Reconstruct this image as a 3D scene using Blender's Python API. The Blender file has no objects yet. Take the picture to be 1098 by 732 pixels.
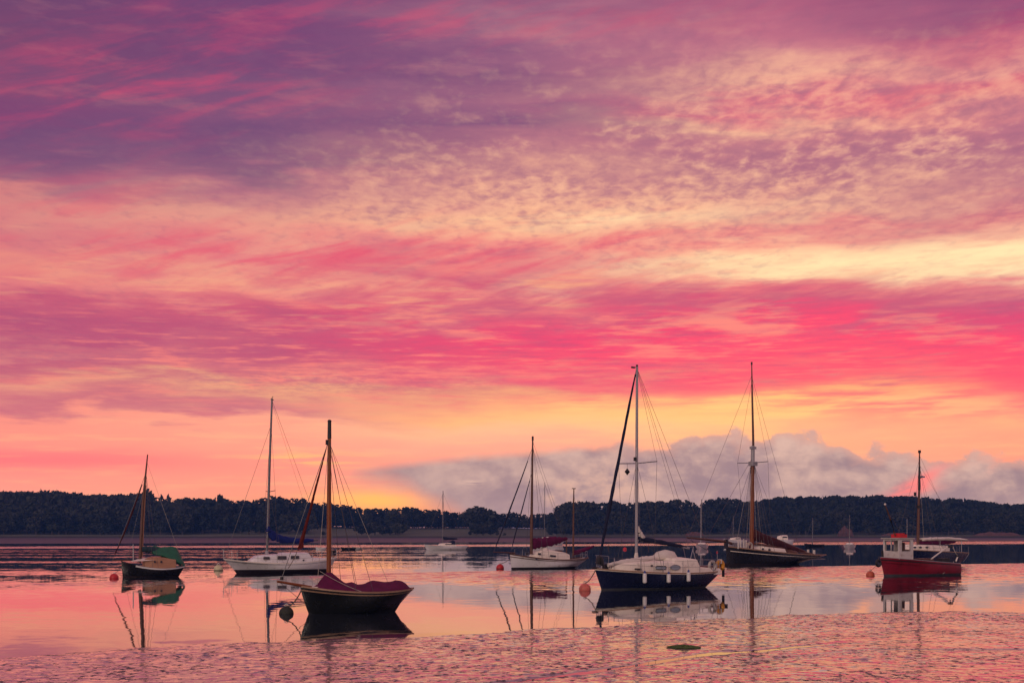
import bpy, math, random
import numpy as np
from math import sin, cos, pi, radians, atan, atan2, sqrt, exp
random.seed(7)
sc = bpy.context.scene
COL = sc.collection

# ------------------------------------------------------------------ camera model (metres; camera stands on the mud, looking along +Y)
F, CX, HZ, CAMH = 1525.0, 549.0, 571.0, 2.6
def depth(y, z=0.0): return (CAMH - z) * F / (y - HZ)
def ground(px, py, z=0.0):
    d = depth(py, z); return ((px - CX) / F * d, d)
def lerp(a, b, t): return a + (b - a) * t
def sstep(a, b, x):
    t = min(1, max(0, (x - a) / (b - a))); return t * t * (3 - 2 * t)
def interp(x, pts):
    if x <= pts[0][0]: return pts[0][1]
    for (x0, y0), (x1, y1) in zip(pts, pts[1:]):
        if x <= x1: return lerp(y0, y1, (x - x0) / (x1 - x0))
    return pts[-1][1]

# ------------------------------------------------------------------ mesh builder
class MB:
    def __init__(s): s.v = []; s.f = []
    def add(s, vs, fs):
        o = len(s.v); s.v += [tuple(p) for p in vs]; s.f += [tuple(i + o for i in f) for f in fs]; return s
    def box(s, c, d, rz=0):
        x, y, z = d[0] / 2, d[1] / 2, d[2] / 2; vs = []
        for a in (-1, 1):
            for b in (-1, 1):
                for e in (-1, 1):
                    px, py = a * x, b * y
                    vs.append((c[0] + px * cos(rz) - py * sin(rz), c[1] + px * sin(rz) + py * cos(rz), c[2] + e * z))
        return s.add(vs, [(0, 1, 3, 2), (4, 6, 7, 5), (0, 4, 5, 1), (2, 3, 7, 6), (0, 2, 6, 4), (1, 5, 7, 3)])
    def loft(s, secs, closed=True, cap=True):
        n = len(secs[0]); vs = [p for q in secs for p in q]; fs = []
        for i in range(len(secs) - 1):
            for j in range(n if closed else n - 1):
                k = (j + 1) % n
                fs.append((i * n + j, i * n + k, (i + 1) * n + k, (i + 1) * n + j))
        if cap and closed:
            fs.append(tuple(range(n - 1, -1, -1))); fs.append(tuple(range((len(secs) - 1) * n, len(secs) * n)))
        return s.add(vs, fs)
    def tube(s, pts, r, n=8, squash=1.0, lump=0.0, seed=0):
        rnd = random.Random(seed); secs = []; m = len(pts)
        for i, p in enumerate(pts):
            a = pts[max(0, i - 1)]; b = pts[min(m - 1, i + 1)]
            t = [b[k] - a[k] for k in range(3)]; L = sqrt(sum(q * q for q in t)) or 1; t = [q / L for q in t]
            up = (0, 0, 1) if abs(t[2]) < .9 else (1, 0, 0)
            u = (t[1] * up[2] - t[2] * up[1], t[2] * up[0] - t[0] * up[2], t[0] * up[1] - t[1] * up[0])
            L = sqrt(sum(q * q for q in u)); u = [q / L for q in u]
            w = (u[1] * t[2] - u[2] * t[1], u[2] * t[0] - u[0] * t[2], u[0] * t[1] - u[1] * t[0])
            R = r[i] if isinstance(r, (list, tuple)) else r
            sec = []
            for j in range(n):
                A = 2 * pi * j / n; q = R * (1 + lump * rnd.uniform(-1, 1))
                sec.append([p[k] + q * (cos(A) * u[k] * squash + sin(A) * w[k]) for k in range(3)])
            secs.append(sec)
        return s.loft(secs)
    def ball(s, c, r, n=16, m=10, sz=1.0):
        vs = [(c[0], c[1], c[2] + r * sz)]; fs = []
        for i in range(1, m):
            A = pi * i / m
            for j in range(n):
                B = 2 * pi * j / n; vs.append((c[0] + r * sin(A) * cos(B), c[1] + r * sin(A) * sin(B), c[2] + r * sz * cos(A)))
        vs.append((c[0], c[1], c[2] - r * sz))
        for j in range(n): fs.append((0, 1 + j, 1 + (j + 1) % n))
        for i in range(m - 2):
            for j in range(n):
                a = 1 + i * n + j; b = 1 + i * n + (j + 1) % n; fs.append((a, a + n, b + n, b))
        e = len(vs) - 1
        for j in range(n): fs.append((e, 1 + (m - 2) * n + (j + 1) % n, 1 + (m - 2) * n + j))
        return s.add(vs, fs)
    def torus(s, c, R, r, ax=(1, 0, 0), n=24, m=8, a0=0, a1=2 * pi):
        # ring whose axis is the boat-local direction ax (x or y)
        full = abs(a1 - a0 - 2 * pi) < 1e-6; secs = []; N = n if full else n + 1
        for i in range(N):
            A = a0 + (a1 - a0) * i / n; sec = []
            for j in range(m):
                B = 2 * pi * j / m; q = R + r * cos(B); w = r * sin(B)
                if ax[0]: sec.append((c[0] + w, c[1] + q * cos(A), c[2] + q * sin(A)))
                else: sec.append((c[0] + q * cos(A), c[1] + w, c[2] + q * sin(A)))
            secs.append(sec)
        if full: secs.append(secs[0])
        return s.loft(secs, cap=not full)
    def plate(s, poly, th):      # poly: list of (x,z) at lateral y0 -> thick plate (boat-local), th=(y0,y1)
        n = len(poly); vs = [(x, th[0], z) for x, z in poly] + [(x, th[1], z) for x, z in poly]
        fs = [tuple(range(n)), tuple(range(2 * n - 1, n - 1, -1))] + [(i, n + i, n + (i + 1) % n, (i + 1) % n) for i in range(n)]
        return s.add(vs, fs)
    def build(s, name, mat, parent=None, smooth=38):
        me = bpy.data.meshes.new(name); me.from_pydata(s.v, [], s.f); me.update()
        import bmesh
        bm = bmesh.new(); bm.from_mesh(me); bmesh.ops.recalc_face_normals(bm, faces=bm.faces); bm.to_mesh(me); bm.free()
        if smooth:
            me.polygons.foreach_set('use_smooth', [True] * len(me.polygons))
            me.set_sharp_from_angle(angle=radians(smooth))
        if mat: me.materials.append(mat)
        o = bpy.data.objects.new(name, me); COL.objects.link(o)
        if parent: o.parent = parent
        return o

def np_mesh(name, V, Fq, mat, smooth=False):
    me = bpy.data.meshes.new(name)
    k = Fq.shape[1]
    me.vertices.add(len(V)); me.vertices.foreach_set('co', V.astype(np.float32).ravel())
    me.loops.add(Fq.size); me.loops.foreach_set('vertex_index', Fq.astype(np.int32).ravel())
    me.polygons.add(len(Fq)); me.polygons.foreach_set('loop_start', np.arange(0, Fq.size, k, dtype=np.int32))
    me.polygons.foreach_set('loop_total', np.full(len(Fq), k, dtype=np.int32))
    if smooth: me.polygons.foreach_set('use_smooth', np.ones(len(Fq), dtype=bool))
    me.update(calc_edges=True); me.validate()
    if mat: me.materials.append(mat)
    o = bpy.data.objects.new(name, me); COL.objects.link(o); return o

def tag(o, label=None, cat=None, group=None, kind=None):
    if label: o['label'] = label
    if cat: o['category'] = cat
    if group: o['group'] = group
    if kind: o['kind'] = kind
    return o
def empty(name, loc, rz=0):
    o = bpy.data.objects.new(name, None); COL.objects.link(o); o.location = loc; o.rotation_euler = (0, 0, rz); o.empty_display_size = .3
    return o

# ------------------------------------------------------------------ node helpers
def lin(c):
    f = lambda u: u / 12.92 if u <= .04045 else ((u + .055) / 1.055) ** 2.4
    return tuple(f(q / 255) for q in c)
class S:
    def __init__(s, g, k): s.g, s.k = g, k
    def __add__(s, o): return s.g.m('ADD', s, o)
    __radd__ = __add__
    def __sub__(s, o): return s.g.m('SUBTRACT', s, o)
    def __rsub__(s, o): return s.g.m('SUBTRACT', o, s)
    def __mul__(s, o): return s.g.m('MULTIPLY', s, o)
    __rmul__ = __mul__
    def __truediv__(s, o): return s.g.m('DIVIDE', s, o)
    def __neg__(s): return s.g.m('MULTIPLY', s, -1.0)
class G:
    def __init__(s, tree): s.t = tree; s.n = tree.nodes; s.l = tree.links
    def put(s, sock, v):
        if isinstance(v, S): s.l.new(v.k, sock)
        elif isinstance(v, (tuple, list)) and sock.type == 'RGBA': sock.default_value = tuple(v) + ((1,) if len(v) == 3 else ())
        else: sock.default_value = v
    def m(s, op, *a, clamp=False):
        n = s.n.new('ShaderNodeMath'); n.operation = op; n.use_clamp = clamp
        for i, v in enumerate(a): s.put(n.inputs[i], v)
        return S(s, n.outputs[0])
    def ss(s, v, a, b, lo=0.0, hi=1.0):
        n = s.n.new('ShaderNodeMapRange'); n.interpolation_type = 'SMOOTHSTEP'
        for k, q in (('Value', v), ('From Min', a), ('From Max', b), ('To Min', lo), ('To Max', hi)): s.put(n.inputs[k], q)
        return S(s, n.outputs[0])
    def lr(s, v, a, b, lo=0.0, hi=1.0):
        n = s.n.new('ShaderNodeMapRange')
        for k, q in (('Value', v), ('From Min', a), ('From Max', b), ('To Min', lo), ('To Max', hi)): s.put(n.inputs[k], q)
        return S(s, n.outputs[0])
    def vec(s, x, y, z=0.0):
        n = s.n.new('ShaderNodeCombineXYZ')
        for i, v in enumerate((x, y, z)): s.put(n.inputs[i], v)
        return S(s, n.outputs[0])
    def noise(s, vec, scale=1.0, detail=4.0, rough=.5, dist=0.0, col=False, lac=2.0):
        n = s.n.new('ShaderNodeTexNoise'); s.put(n.inputs['Vector'], vec)
        for k, v in (('Scale', scale), ('Detail', detail), ('Roughness', rough), ('Distortion', dist), ('Lacunarity', lac)): s.put(n.inputs[k], v)
        return S(s, n.outputs['Color' if col else 'Fac'])
    def vor(s, vec, scale=1.0, feature='F1', rand=1.0):
        n = s.n.new('ShaderNodeTexVoronoi'); n.feature = feature; s.put(n.inputs['Vector'], vec); n.inputs['Scale'].default_value = scale
        n.inputs['Randomness'].default_value = rand
        return S(s, n.outputs['Distance'])
    def sep(s, v):
        n = s.n.new('ShaderNodeSeparateXYZ'); s.put(n.inputs[0], v); return [S(s, o) for o in n.outputs]
    def mix(s, f, a, b, blend='MIX'):
        n = s.n.new('ShaderNodeMix'); n.data_type = 'RGBA'; n.blend_type = blend; n.clamp_factor = True
        s.put(n.inputs[0], f); s.put(n.inputs[6], a); s.put(n.inputs[7], b); return S(s, n.outputs[2])
    def ramp(s, f, stops, interp='LINEAR'):
        n = s.n.new('ShaderNodeValToRGB'); r = n.color_ramp; r.interpolation = interp
        st = sorted(stops); 
        while len(r.elements) < len(st): r.elements.new(.5)
        for e, (p, c) in zip(r.elements, st): e.position = p
        for e, (p, c) in zip(r.elements, st): e.color = (*c, 1) if isinstance(c, (tuple, list)) else (c, c, c, 1)
        s.put(n.inputs[0], f); return S(s, n.outputs[0])
    def pos(s):
        return S(s, s.n.new('ShaderNodeNewGeometry').outputs['Position'])
    def tex(s, k='Object'):
        return S(s, s.n.new('ShaderNodeTexCoord').outputs[k])

MATS = {}
def mat(name, col, rough=.5, metal=0.0, var=.25, scale=6.0, bump=0.0, bscale=40.0, coat=0.0, stretch=(1, 1, 1), spec=.5, rvar=.1, dirt=None):
    """Principled paint/wood/cloth: base colour broken up by two octaves of noise, roughness variation and a small bump."""
    if name in MATS: return MATS[name]
    m = bpy.data.materials.new(name); m.use_nodes = True; t = m.node_tree; g = G(t)
    b = t.nodes['Principled BSDF']
    tc = g.tex('Object')
    mp = t.nodes.new('ShaderNodeMapping'); g.put(mp.inputs[0], tc); mp.inputs['Scale'].default_value = stretch
    v = S(g, mp.outputs[0])
    n1 = g.noise(v, scale, 5, .6); n2 = g.noise(v, scale * 7, 3, .6)
    f = g.lr(n1 * .7 + n2 * .3, .3, .7)
    lo = tuple(q * (1 - var) for q in col); hi = tuple(min(1, q * (1 + var)) for q in col)
    c = g.mix(f, lo, hi)
    if dirt:
        c = g.mix(g.ss(g.noise(v, scale * 1.7, 6, .65), .52, .68) * .6, c, dirt)
    g.put(b.inputs['Base Color'], c)
    g.put(b.inputs['Roughness'], g.lr(n2, .3, .7, max(.02, rough - rvar), min(1, rough + rvar)))
    b.inputs['Metallic'].default_value = metal; b.inputs['Coat Weight'].default_value = coat
    b.inputs['Specular IOR Level'].default_value = spec
    if bump:
        bn = t.nodes.new('ShaderNodeBump'); bn.inputs['Strength'].default_value = 1; bn.inputs['Distance'].default_value = bump
        g.put(bn.inputs['Height'], g.noise(v, bscale, 4, .6)); t.links.new(bn.outputs[0], b.inputs['Normal'])
    MATS[name] = m; return m
# ------------------------------------------------------------------ sky: dawn cloud deck over a low cumulus bank, all in world directions
ELM = 0.42
def azel(x, y):
    az = atan((x - CX) / F); return az, atan((HZ - y) / F * cos(az))
def build_world():
    w = bpy.data.worlds.new('World'); sc.world = w; w.use_nodes = True
    t = w.node_tree; g = G(t); bg = t.nodes['Background']
    x, y, z = g.sep(g.tex('Generated'))
    az = g.m('ARCTAN2', x, y); el = g.m('ARCSINE', z)
    # planar coordinates of the cloud deck (clouds shrink towards the horizon)
    zz = g.m('MAXIMUM', z, 0.0) + .055
    pu, pv = x / zz, y / zz
    n_low = g.noise(g.vec(az * 5.0, el * 21.0, 1.3), 1, 3, .5)
    n_mid = g.noise(g.vec(az * 15.0 + el * 9.0, el * 75.0, 4.1), 1, 6, .58)
    n_st = g.noise(g.vec(az * 17.0 - el * 22.0, el * 230.0, 7.7), 1, 6, .6)
    n_ac = g.noise(g.vec(pu, pv * .62, 2.2), 27, 6, .55, .25)
    n_ac2 = g.noise(g.vec(pu, pv * .8, 9.2), 4.2, 4, .55)
    a = radians(15)
    n_sl = g.noise(g.vec((az * cos(a) + el * sin(a)) * 13, (el * cos(a) - az * sin(a)) * 85, 3.3), 1, 6, .6, .4)
    n_sl2 = g.noise(g.vec((az * cos(.12) + el * sin(.12)) * 9, (el * cos(.12) - az * sin(.12)) * 60, 6.3), 1, 5, .6, .3)

    cols = {
      0: [(-40,(96,58,104)),(0,(106,66,104)),(40,(112,68,104)),(70,(122,70,106)),(110,(120,66,108)),(135,(112,72,110)),(165,(118,76,112)),(192,(146,92,116)),(206,(196,122,122)),(232,(206,128,124)),(262,(206,116,122)),(290,(222,132,122)),(316,(216,120,122)),(336,(190,88,114)),(360,(176,82,114)),(380,(206,118,122)),(388,(186,92,116)),(398,(196,104,118)),(410,(226,146,124)),(426,(206,118,120)),(438,(196,106,118)),(450,(240,138,122)),(472,(254,142,124)),(490,(255,124,120)),(505,(255,142,126)),(530,(255,156,130)),(571,(255,160,128))],
      275: [(-40,(104,64,108)),(0,(114,68,110)),(40,(112,64,108)),(85,(114,74,112)),(120,(124,78,114)),(150,(110,72,112)),(180,(132,88,116)),(196,(176,110,124)),(222,(216,148,132)),(250,(226,148,132)),(272,(222,126,126)),(300,(236,162,132)),(322,(230,138,126)),(340,(202,92,114)),(366,(186,84,114)),(386,(196,96,116)),(400,(216,120,118)),(414,(228,156,122)),(430,(204,118,120)),(440,(196,110,120)),(452,(246,160,130)),(480,(255,152,126)),(505,(255,148,124)),(530,(255,156,122)),(571,(255,164,118))],
      549: [(-40,(118,72,112)),(0,(130,78,114)),(30,(158,104,126)),(50,(140,88,120)),(72,(120,76,114)),(105,(152,96,122)),(135,(124,80,116)),(165,(176,112,126)),(190,(200,138,132)),(222,(220,156,136)),(240,(240,176,138)),(258,(230,130,126)),(282,(198,98,118)),(300,(228,128,124)),(322,(216,100,118)),(342,(226,78,112)),(366,(232,72,110)),(388,(238,84,110)),(404,(226,100,116)),(416,(232,148,118)),(432,(252,176,120)),(455,(255,180,136)),(475,(255,166,136)),(520,(255,154,126)),(571,(255,160,118))],
      825: [(-40,(146,80,116)),(0,(166,92,120)),(30,(182,104,126)),(60,(196,122,132)),(86,(224,160,140)),(108,(212,112,126)),(128,(232,170,142)),(150,(196,124,130)),(178,(176,112,126)),(205,(206,144,134)),(228,(228,168,140)),(246,(228,138,130)),(262,(250,190,150)),(280,(255,222,168)),(294,(255,212,162)),(308,(236,130,124)),(326,(220,86,114)),(350,(246,74,108)),(384,(252,82,108)),(404,(248,100,110)),(420,(246,130,114)),(436,(255,188,118)),(450,(255,192,124)),(470,(252,172,128)),(520,(250,160,130)),(571,(250,160,120))],
      1098: [(-40,(126,70,110)),(0,(136,74,112)),(26,(166,76,112)),(50,(196,104,122)),(76,(212,136,134)),(98,(204,92,118)),(122,(214,130,130)),(150,(184,112,128)),(176,(166,100,124)),(204,(196,128,130)),(228,(204,116,124)),(248,(232,160,140)),(266,(254,214,164)),(284,(255,220,170)),(300,(232,146,136)),(322,(196,92,120)),(346,(216,76,114)),(368,(248,76,108)),(400,(250,84,108)),(424,(244,100,110)),(442,(246,136,118)),(458,(255,166,122)),(500,(252,152,122)),(571,(245,150,125))]}
    wob = (n_low - .5) * .075 + (n_mid - .5) * .038 + (n_st - .5) * .012 + az * 0.0
    elw = g.m('MAXIMUM', el + wob * g.ss(el, .02, .09), 0.0)
    tt = elw / ELM
    c = None; prev = None
    azw = az + (n_low - .5) * .12 + (n_sl2 - .5) * .10
    for X in (0, 275, 549, 825, 1098):
        st = [(min(1, max(0, azel(X, yy)[1] / ELM)), lin(cc)) for yy, cc in cols[X]]
        r = g.ramp(tt, st); A = azel(X, 571)[0]
        c = r if c is None else g.mix(g.lr(azw, prev, A), c, r)
        prev = A
    U, V = az * F, el * F
    def uv(px, py): A, E = azel(px, py); return A * F, E * F
    def blob(px, py, rx, ry, ang=0.0, p=1.0):
        u0, v0 = uv(px, py); ca, sa = cos(radians(ang)), sin(radians(ang))
        du, dv = U - u0, V - v0
        p1 = (du * ca + dv * sa) / rx; p2 = (dv * ca - du * sa) / ry
        return g.m('EXPONENT', -(p1 * p1 + p2 * p2))
    # altocumulus puffs: mauve bellies and peach gaps
    mac = g.m('MINIMUM', blob(860, 150, 400, 88) * 1.1 + blob(500, 205, 280, 50) * .6 + blob(680, 90, 300, 55) * .25 + blob(330, 408, 160, 14) * .8 + blob(60, 380, 70, 9) * .6, 1.0)
    cells = (n_ac - .5) * 1.0 + (n_ac2 - .5) * .5
    mac = mac * g.ss(n_ac2, .30, .62, .45, 1.0)
    cells = cells + (n_mid - .5) * .35
    c = g.mix(g.ss(cells, .14, -.26) * mac * .70, c, lin((168, 106, 126)))
    c = g.mix(g.ss(cells, -.06, .36) * mac * .68 * g.ss(el, .36, .25, .35, 1.0) * g.ss(az, -.20, .06, .35, 1.0), c, lin((252, 192, 152)))
    # faint puffiness everywhere in the deck
    up = g.ss(el, .08, .14)
    c = g.mix(g.ss(n_ac, .5, .28) * up * .16, c, lin((126, 82, 114)))
    c = g.mix(g.ss(n_mid, .52, .70) * up * .10, c, lin((226, 150, 140)))
    # slanted crimson wisps
    ws = g.m('MINIMUM', blob(330, 272, 200, 26, 6) * .85 + blob(600, 275, 200, 32, 8) * .85 + blob(110, 240, 120, 45) * .5 + blob(640, 325, 330, 22) * .8 + blob(150, 90, 190, 48, 6) * .60 + blob(1030, 106, 150, 14, -4) * .45 + blob(480, 20, 300, 22) * .4, 1.0)
    c = g.mix(g.ss(n_sl * .7 + n_mid * .3, .43, .66) * ws * .8, c, lin((222, 72, 106)))
    # hot band
    hb = g.m('MINIMUM', blob(760, 378, 330, 24) * 1.0 + blob(1050, 398, 200, 26) * .9 + blob(430, 350, 190, 20) * .6, 1.0)
    c = g.mix(g.ss(n_st * .6 + n_mid * .4, .40, .62) * hb * .34, c, lin((255, 72, 106)))
    c = g.mix(g.ss(n_st * .5 + n_sl2 * .5, .52, .66) * g.m('MINIMUM', blob(800, 330, 420, 26) + blob(200, 372, 330, 40) + blob(950, 408, 250, 26) * .8, 1.0) * .85, c, lin((176, 84, 116)))
    c = g.mix(g.ss(n_mid * .6 + n_sl * .4, .46, .60) * g.m('MINIMUM', blob(620, 330, 400, 30) + blob(1040, 335, 160, 26) + blob(250, 360, 260, 30) * .6, 1.0) * .70, c, lin((188, 96, 120)))
    c = g.mix(g.ss(n_sl2 * .5 + n_mid * .5, .51, .62) * g.m('MINIMUM', blob(720, 328, 360, 38), 1.0) * .75, c, lin((250, 150, 126)))
    c = g.mix(g.ss(n_st * .6 + n_sl2 * .4, .52, .64) * g.m('MINIMUM', blob(620, 312, 300, 18, 3) + blob(150, 300, 260, 40) * .5 + blob(620, 416, 150, 9) + blob(800, 395, 330, 30) * .35, 1.0) * .7, c, lin((250, 178, 128)))
    fine = g.noise(g.vec(az * 26 - el * 30.0, el * 330.0, 12.7), 1, 5, .62)
    bd = g.m('MINIMUM', blob(780, 360, 430, 62) + blob(200, 385, 330, 50) * .8, 1.0)
    c = g.mix(g.ss(fine * .6 + n_mid * .4, .50, .62) * bd * .55, c, lin((255, 138, 120)))
    c = g.mix(g.ss(fine * .6 + n_mid * .4, .50, .36) * bd * .48, c, lin((186, 80, 114)))
    c = g.mix(g.ss(n_sl * .5 + n_mid * .5, .36, .60) * g.m('MINIMUM', blob(820, 318, 380, 17, -1), 1.0) * .75, c, lin((196, 88, 116)))
    # pale yellow window in the clouds
    yw = g.m('MINIMUM', blob(855, 287, 85, 9, 3) * 1.3 + blob(1060, 272, 110, 15, -2) * 1.2 + blob(640, 236, 150, 9, 2) * .6, 1.0)
    c = g.mix(g.ss(n_sl2 * .6 + n_st * .4, .40, .60) * yw * .9, c, lin((255, 226, 172)))
    # fine striation low down
    c = g.mix(g.ss(n_st, .48, .66) * g.ss(el, .10, .06) * .22, c, lin((255, 190, 132)))
    c = g.mix(blob(740, 441, 180, 12) * .75, c, lin((255, 196, 120)))
    c = g.mix(g.ss(n_st * .5 + n_sl2 * .5, .44, .58) * g.m('MINIMUM', blob(1010, 432, 170, 18) + blob(700, 428, 200, 10) * .6, 1.0) * .75, c, lin((250, 112, 114)))
    c = g.mix(blob(60, 492, 180, 10) * .5, c, lin((255, 106, 114)))
    c = g.mix(blob(400, 538, 60, 12) * 1.0, c, (1.4, .56, .11))
    c = g.mix(blob(270, 545, 170, 10) * .35, c, lin((255, 164, 104)))
    c = g.mix(g.ss(n_st, .46, .58) * blob(330, 492, 50, 7) * .7, c, lin((255, 190, 110)))

    hi = g.ss(el, .075, .105, 1.0, .93)
    c = g.mix(1.0, c, g.vec(hi, hi, hi), 'MULTIPLY')
    # cumulus bank
    tops = [(330,520),(362,508),(380,498),(410,494),(450,490),(500,483),(560,480),(620,474),(660,476),(690,475),(715,467),(745,462),(775,461),(800,464),(850,461),(872,464),(890,473),(915,478),(950,479),(975,479),(1000,487),(1030,484),(1060,486),(1098,488),(1180,500)]
    bots = [(330,506),(362,508),(385,516),(410,521),(440,530),(462,543),(490,556),(520,575),(1180,575)]
    A0, A1 = azel(330, 571)[0], azel(1180, 571)[0]
    def table(pts, nmax=30):
        return g.ramp(g.lr(az, A0, A1), [((azel(px, 571)[0] - A0) / (A1 - A0), azel(px, py)[1] / .1) for px, py in pts]) * .1
    top, bot = table(tops), table(bots)
    n_c = g.noise(g.vec(az * 62, el * 78, 5.5), 1, 7, .60, .3)
    n_cb = g.noise(g.vec(az * 24, el * 46, 8.5), 1, 6, .56, .2)
    bumpy = g.ss(az, azel(600, 571)[0], azel(720, 571)[0])
    vc = g.vor(g.vec(az * 46 + (n_c - .5) * .5, el * 56 + (n_c - .5) * .5, 1.0), 1.0)
    edge = top - el + (n_c - .5) * (bumpy * .016 + .004) + (.45 - vc) * bumpy * .015
    low = el - bot + (n_cb - .5) * .016
    soft = bumpy * -.0045 + .0090
    mask = g.ss(edge, 0.0, soft) * g.ss(low, -.008, .016) * g.ss(az, A0, azel(400, 571)[0])
    mask = mask * g.ss(az, .95, .55)
    # shade by the height under the top and by billow noise
    sh = g.m('MULTIPLY_ADD', n_cb - .5, 1.5, .5) + (n_c - .5) * .55 + (.45 - vc) * bumpy * .35
    cc = g.mix(g.ss(sh, .22, .86), lin((158, 128, 130)), lin((212, 172, 156)))
    cc = g.mix(g.ss(az, azel(640, 571)[0], azel(380, 571)[0]) * .45, cc, lin((166, 134, 134)))
    cc = g.mix(g.ss(edge, .013, .001) * bumpy * .75, cc, lin((214, 158, 140)))
    cc = g.mix(g.ss(el, .034, .014) * .45, cc, lin((190, 152, 146)))
    cc = g.mix(g.ss(sh, .35, .75) * g.m('MINIMUM', blob(650, 520, 60, 24, 25) + blob(610, 540, 40, 16), 1.0) * .75, cc, lin((228, 176, 150)))
    cc = g.mix(g.ss(n_cb * .5 + n_sl * .5, .44, .56) * g.m('MINIMUM', blob(985, 517, 30, 7, 32) * 1.1 + blob(975, 527, 26, 6, 10), 1.0) * .9, cc, lin((255, 132, 122)))
    cc = g.mix(g.ss(n_cb, .50, .62) * blob(1098, 500, 26, 20) * .9, cc, lin((255, 152, 126)))
    cc = g.mix(g.ss(n_st, .5, .6) * blob(505, 517, 12, 2.5) * .8, cc, lin((226, 184, 164)))
    c = g.mix(mask, c, cc)

    # the rest of the dome: higher and behind the camera, clearer dawn sky between mauve clouds
    sky = t.nodes.new('ShaderNodeTexSky'); sky.sky_type = 'NISHITA'; sky.sun_disc = False
    sky.sun_elevation = radians(SUN_EL); sky.sun_rotation = radians(SUN_ROT); sky.altitude = 0; sky.air_density = 1; sky.dust_density = 2
    nb = g.mix(1.0, S(g, sky.outputs[0]), (.055, .055, .055), 'MULTIPLY')
    cl = g.mix(g.ss(n_ac2 * .5 + n_low * .5, .36, .62), lin((150, 118, 160)), lin((235, 178, 172)))
    back = g.mix(.62, nb, cl)
    back = g.mix(1.0, back, (BACK, BACK, BACK), 'MULTIPLY')
    f = g.m('MAXIMUM', g.ss(g.m('ABSOLUTE', az), .55, 1.35), g.ss(el, .42, .80))
    c = g.mix(f, c, back)
    c = g.mix(g.ss(el, -.002, -.05), c, lin((90, 70, 80)))
    g.put(bg.inputs['Color'], c); bg.inputs['Strength'].default_value = 1.0
    try: w.cycles.sampling_method = 'MANUAL'; w.cycles.sample_map_resolution = 512
    except Exception: pass
SUN_EL, SUN_ROT, BACK = 14.0, 205.0, .92
build_world()
sl = bpy.data.lights.new('fill_sun', 'SUN'); sl.energy = .4; sl.angle = radians(25); sl.color = (1, .84, .76)
so = bpy.data.objects.new('fill_sun', sl); COL.objects.link(so)
# soft fill added behind and left of the camera; the dawn itself lies ahead (sun_rotation is measured from +Y towards +X)
from mathutils import Vector
sd = Vector((sin(radians(SUN_ROT)) * cos(radians(SUN_EL)), cos(radians(SUN_ROT)) * cos(radians(SUN_EL)), sin(radians(SUN_EL))))
so.rotation_euler = (-sd).to_track_quat('-Z', 'Y').to_euler()

cam = bpy.data.cameras.new('camera'); co = bpy.data.objects.new('camera', cam); COL.objects.link(co)
co.location = (0, 0, CAMH); co.rotation_euler = (radians(90), 0, 0)
cam.sensor_width = 36; cam.lens = F / 1098 * 36; cam.shift_y = (HZ - 366) / 1098; cam.clip_end = 20000; cam.clip_start = .1
sc.camera = co
sc.view_settings.view_transform = 'Standard'; sc.view_settings.look = 'None'; sc.view_settings.exposure = .30; sc.view_settings.gamma = 1
sc.cycles.max_bounces = 6; sc.cycles.glossy_bounces = 4; sc.cycles.diffuse_bounces = 2; sc.cycles.sample_clamp_indirect = 4
# ------------------------------------------------------------------ value noise on numpy grids
_rs = np.random.RandomState(11); _LAT = _rs.rand(512, 512)
def vnoise(x, y):
    xi = np.floor(x).astype(int); yi = np.floor(y).astype(int); fx = x - xi; fy = y - yi
    fx = fx * fx * (3 - 2 * fx); fy = fy * fy * (3 - 2 * fy)
    a = _LAT[xi % 512, yi % 512]; b = _LAT[(xi + 1) % 512, yi % 512]; c = _LAT[xi % 512, (yi + 1) % 512]; d = _LAT[(xi + 1) % 512, (yi + 1) % 512]
    return (a * (1 - fx) + b * fx) * (1 - fy) + (c * (1 - fx) + d * fx) * fy - .5
def fbm(x, y, o=4):
    s = 0; A = 1
    for i in range(o): s = s + A * vnoise(x * 2 ** i + 17.3 * i, y * 2 ** i + 5.1 * i); A *= .5
    return s
def npstep(a, b, x):
    t = np.clip((x - a) / (b - a), 0, 1); return t * t * (3 - 2 * t)

# ------------------------------------------------------------------ ground sheet under the estuary and over the far shore
def far_edge(X): return 405 + .42 * X + 8 * fbm(X * .02, X * 0 + 3., 3)
HILLS = [(-520, 9), (-330, 10), (-230, 9.5), (-170, 8.5), (-130, 7), (-95, 5.4), (-60, 5.2), (-20, 5.2), (15, 4.8), (60, 5.0), (90, 6), (115, 9), (150, 12.5), (190, 12.5), (230, 10.5), (260, 9), (330, 9), (520, 12)]
def hill_h(X): return np.interp(X, [p[0] for p in HILLS], [p[1] for p in HILLS])
def terrain(X, Y):
    e = far_edge(X)
    z = -1.1 + 1.13 * npstep(0, 1, (Y - (e - 60)) / 60) + np.clip(Y - e, 0, None) * .0012        # tide flat
    z = z + 1.25 * npstep(590, 632, Y)                                                           # bank
    z = z + (hill_h(X) - 1.5) * npstep(625, 740, Y) * npstep(0, 1, (Y - 620) / 30)
    z = z + (fbm(X * .03, Y * .03, 3) * .5) * npstep(640, 700, Y)
    z = z - 40 * npstep(900, 2500, Y)
    return z
ys = np.concatenate([np.linspace(-300, 280, 12), np.linspace(290, 640, 110), np.linspace(646, 800, 60), np.linspace(830, 9000, 22)])
xs = np.concatenate([np.linspace(-7000, -420, 12), np.linspace(-400, 400, 160), np.linspace(420, 7000, 12)])
XX, YY = np.meshgrid(xs, ys); ZZ = terrain(XX, YY)
V = np.stack([XX.ravel(), YY.ravel(), ZZ.ravel()], 1)
nx, ny = len(xs), len(ys); I = np.arange(nx * ny).reshape(ny, nx)
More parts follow.
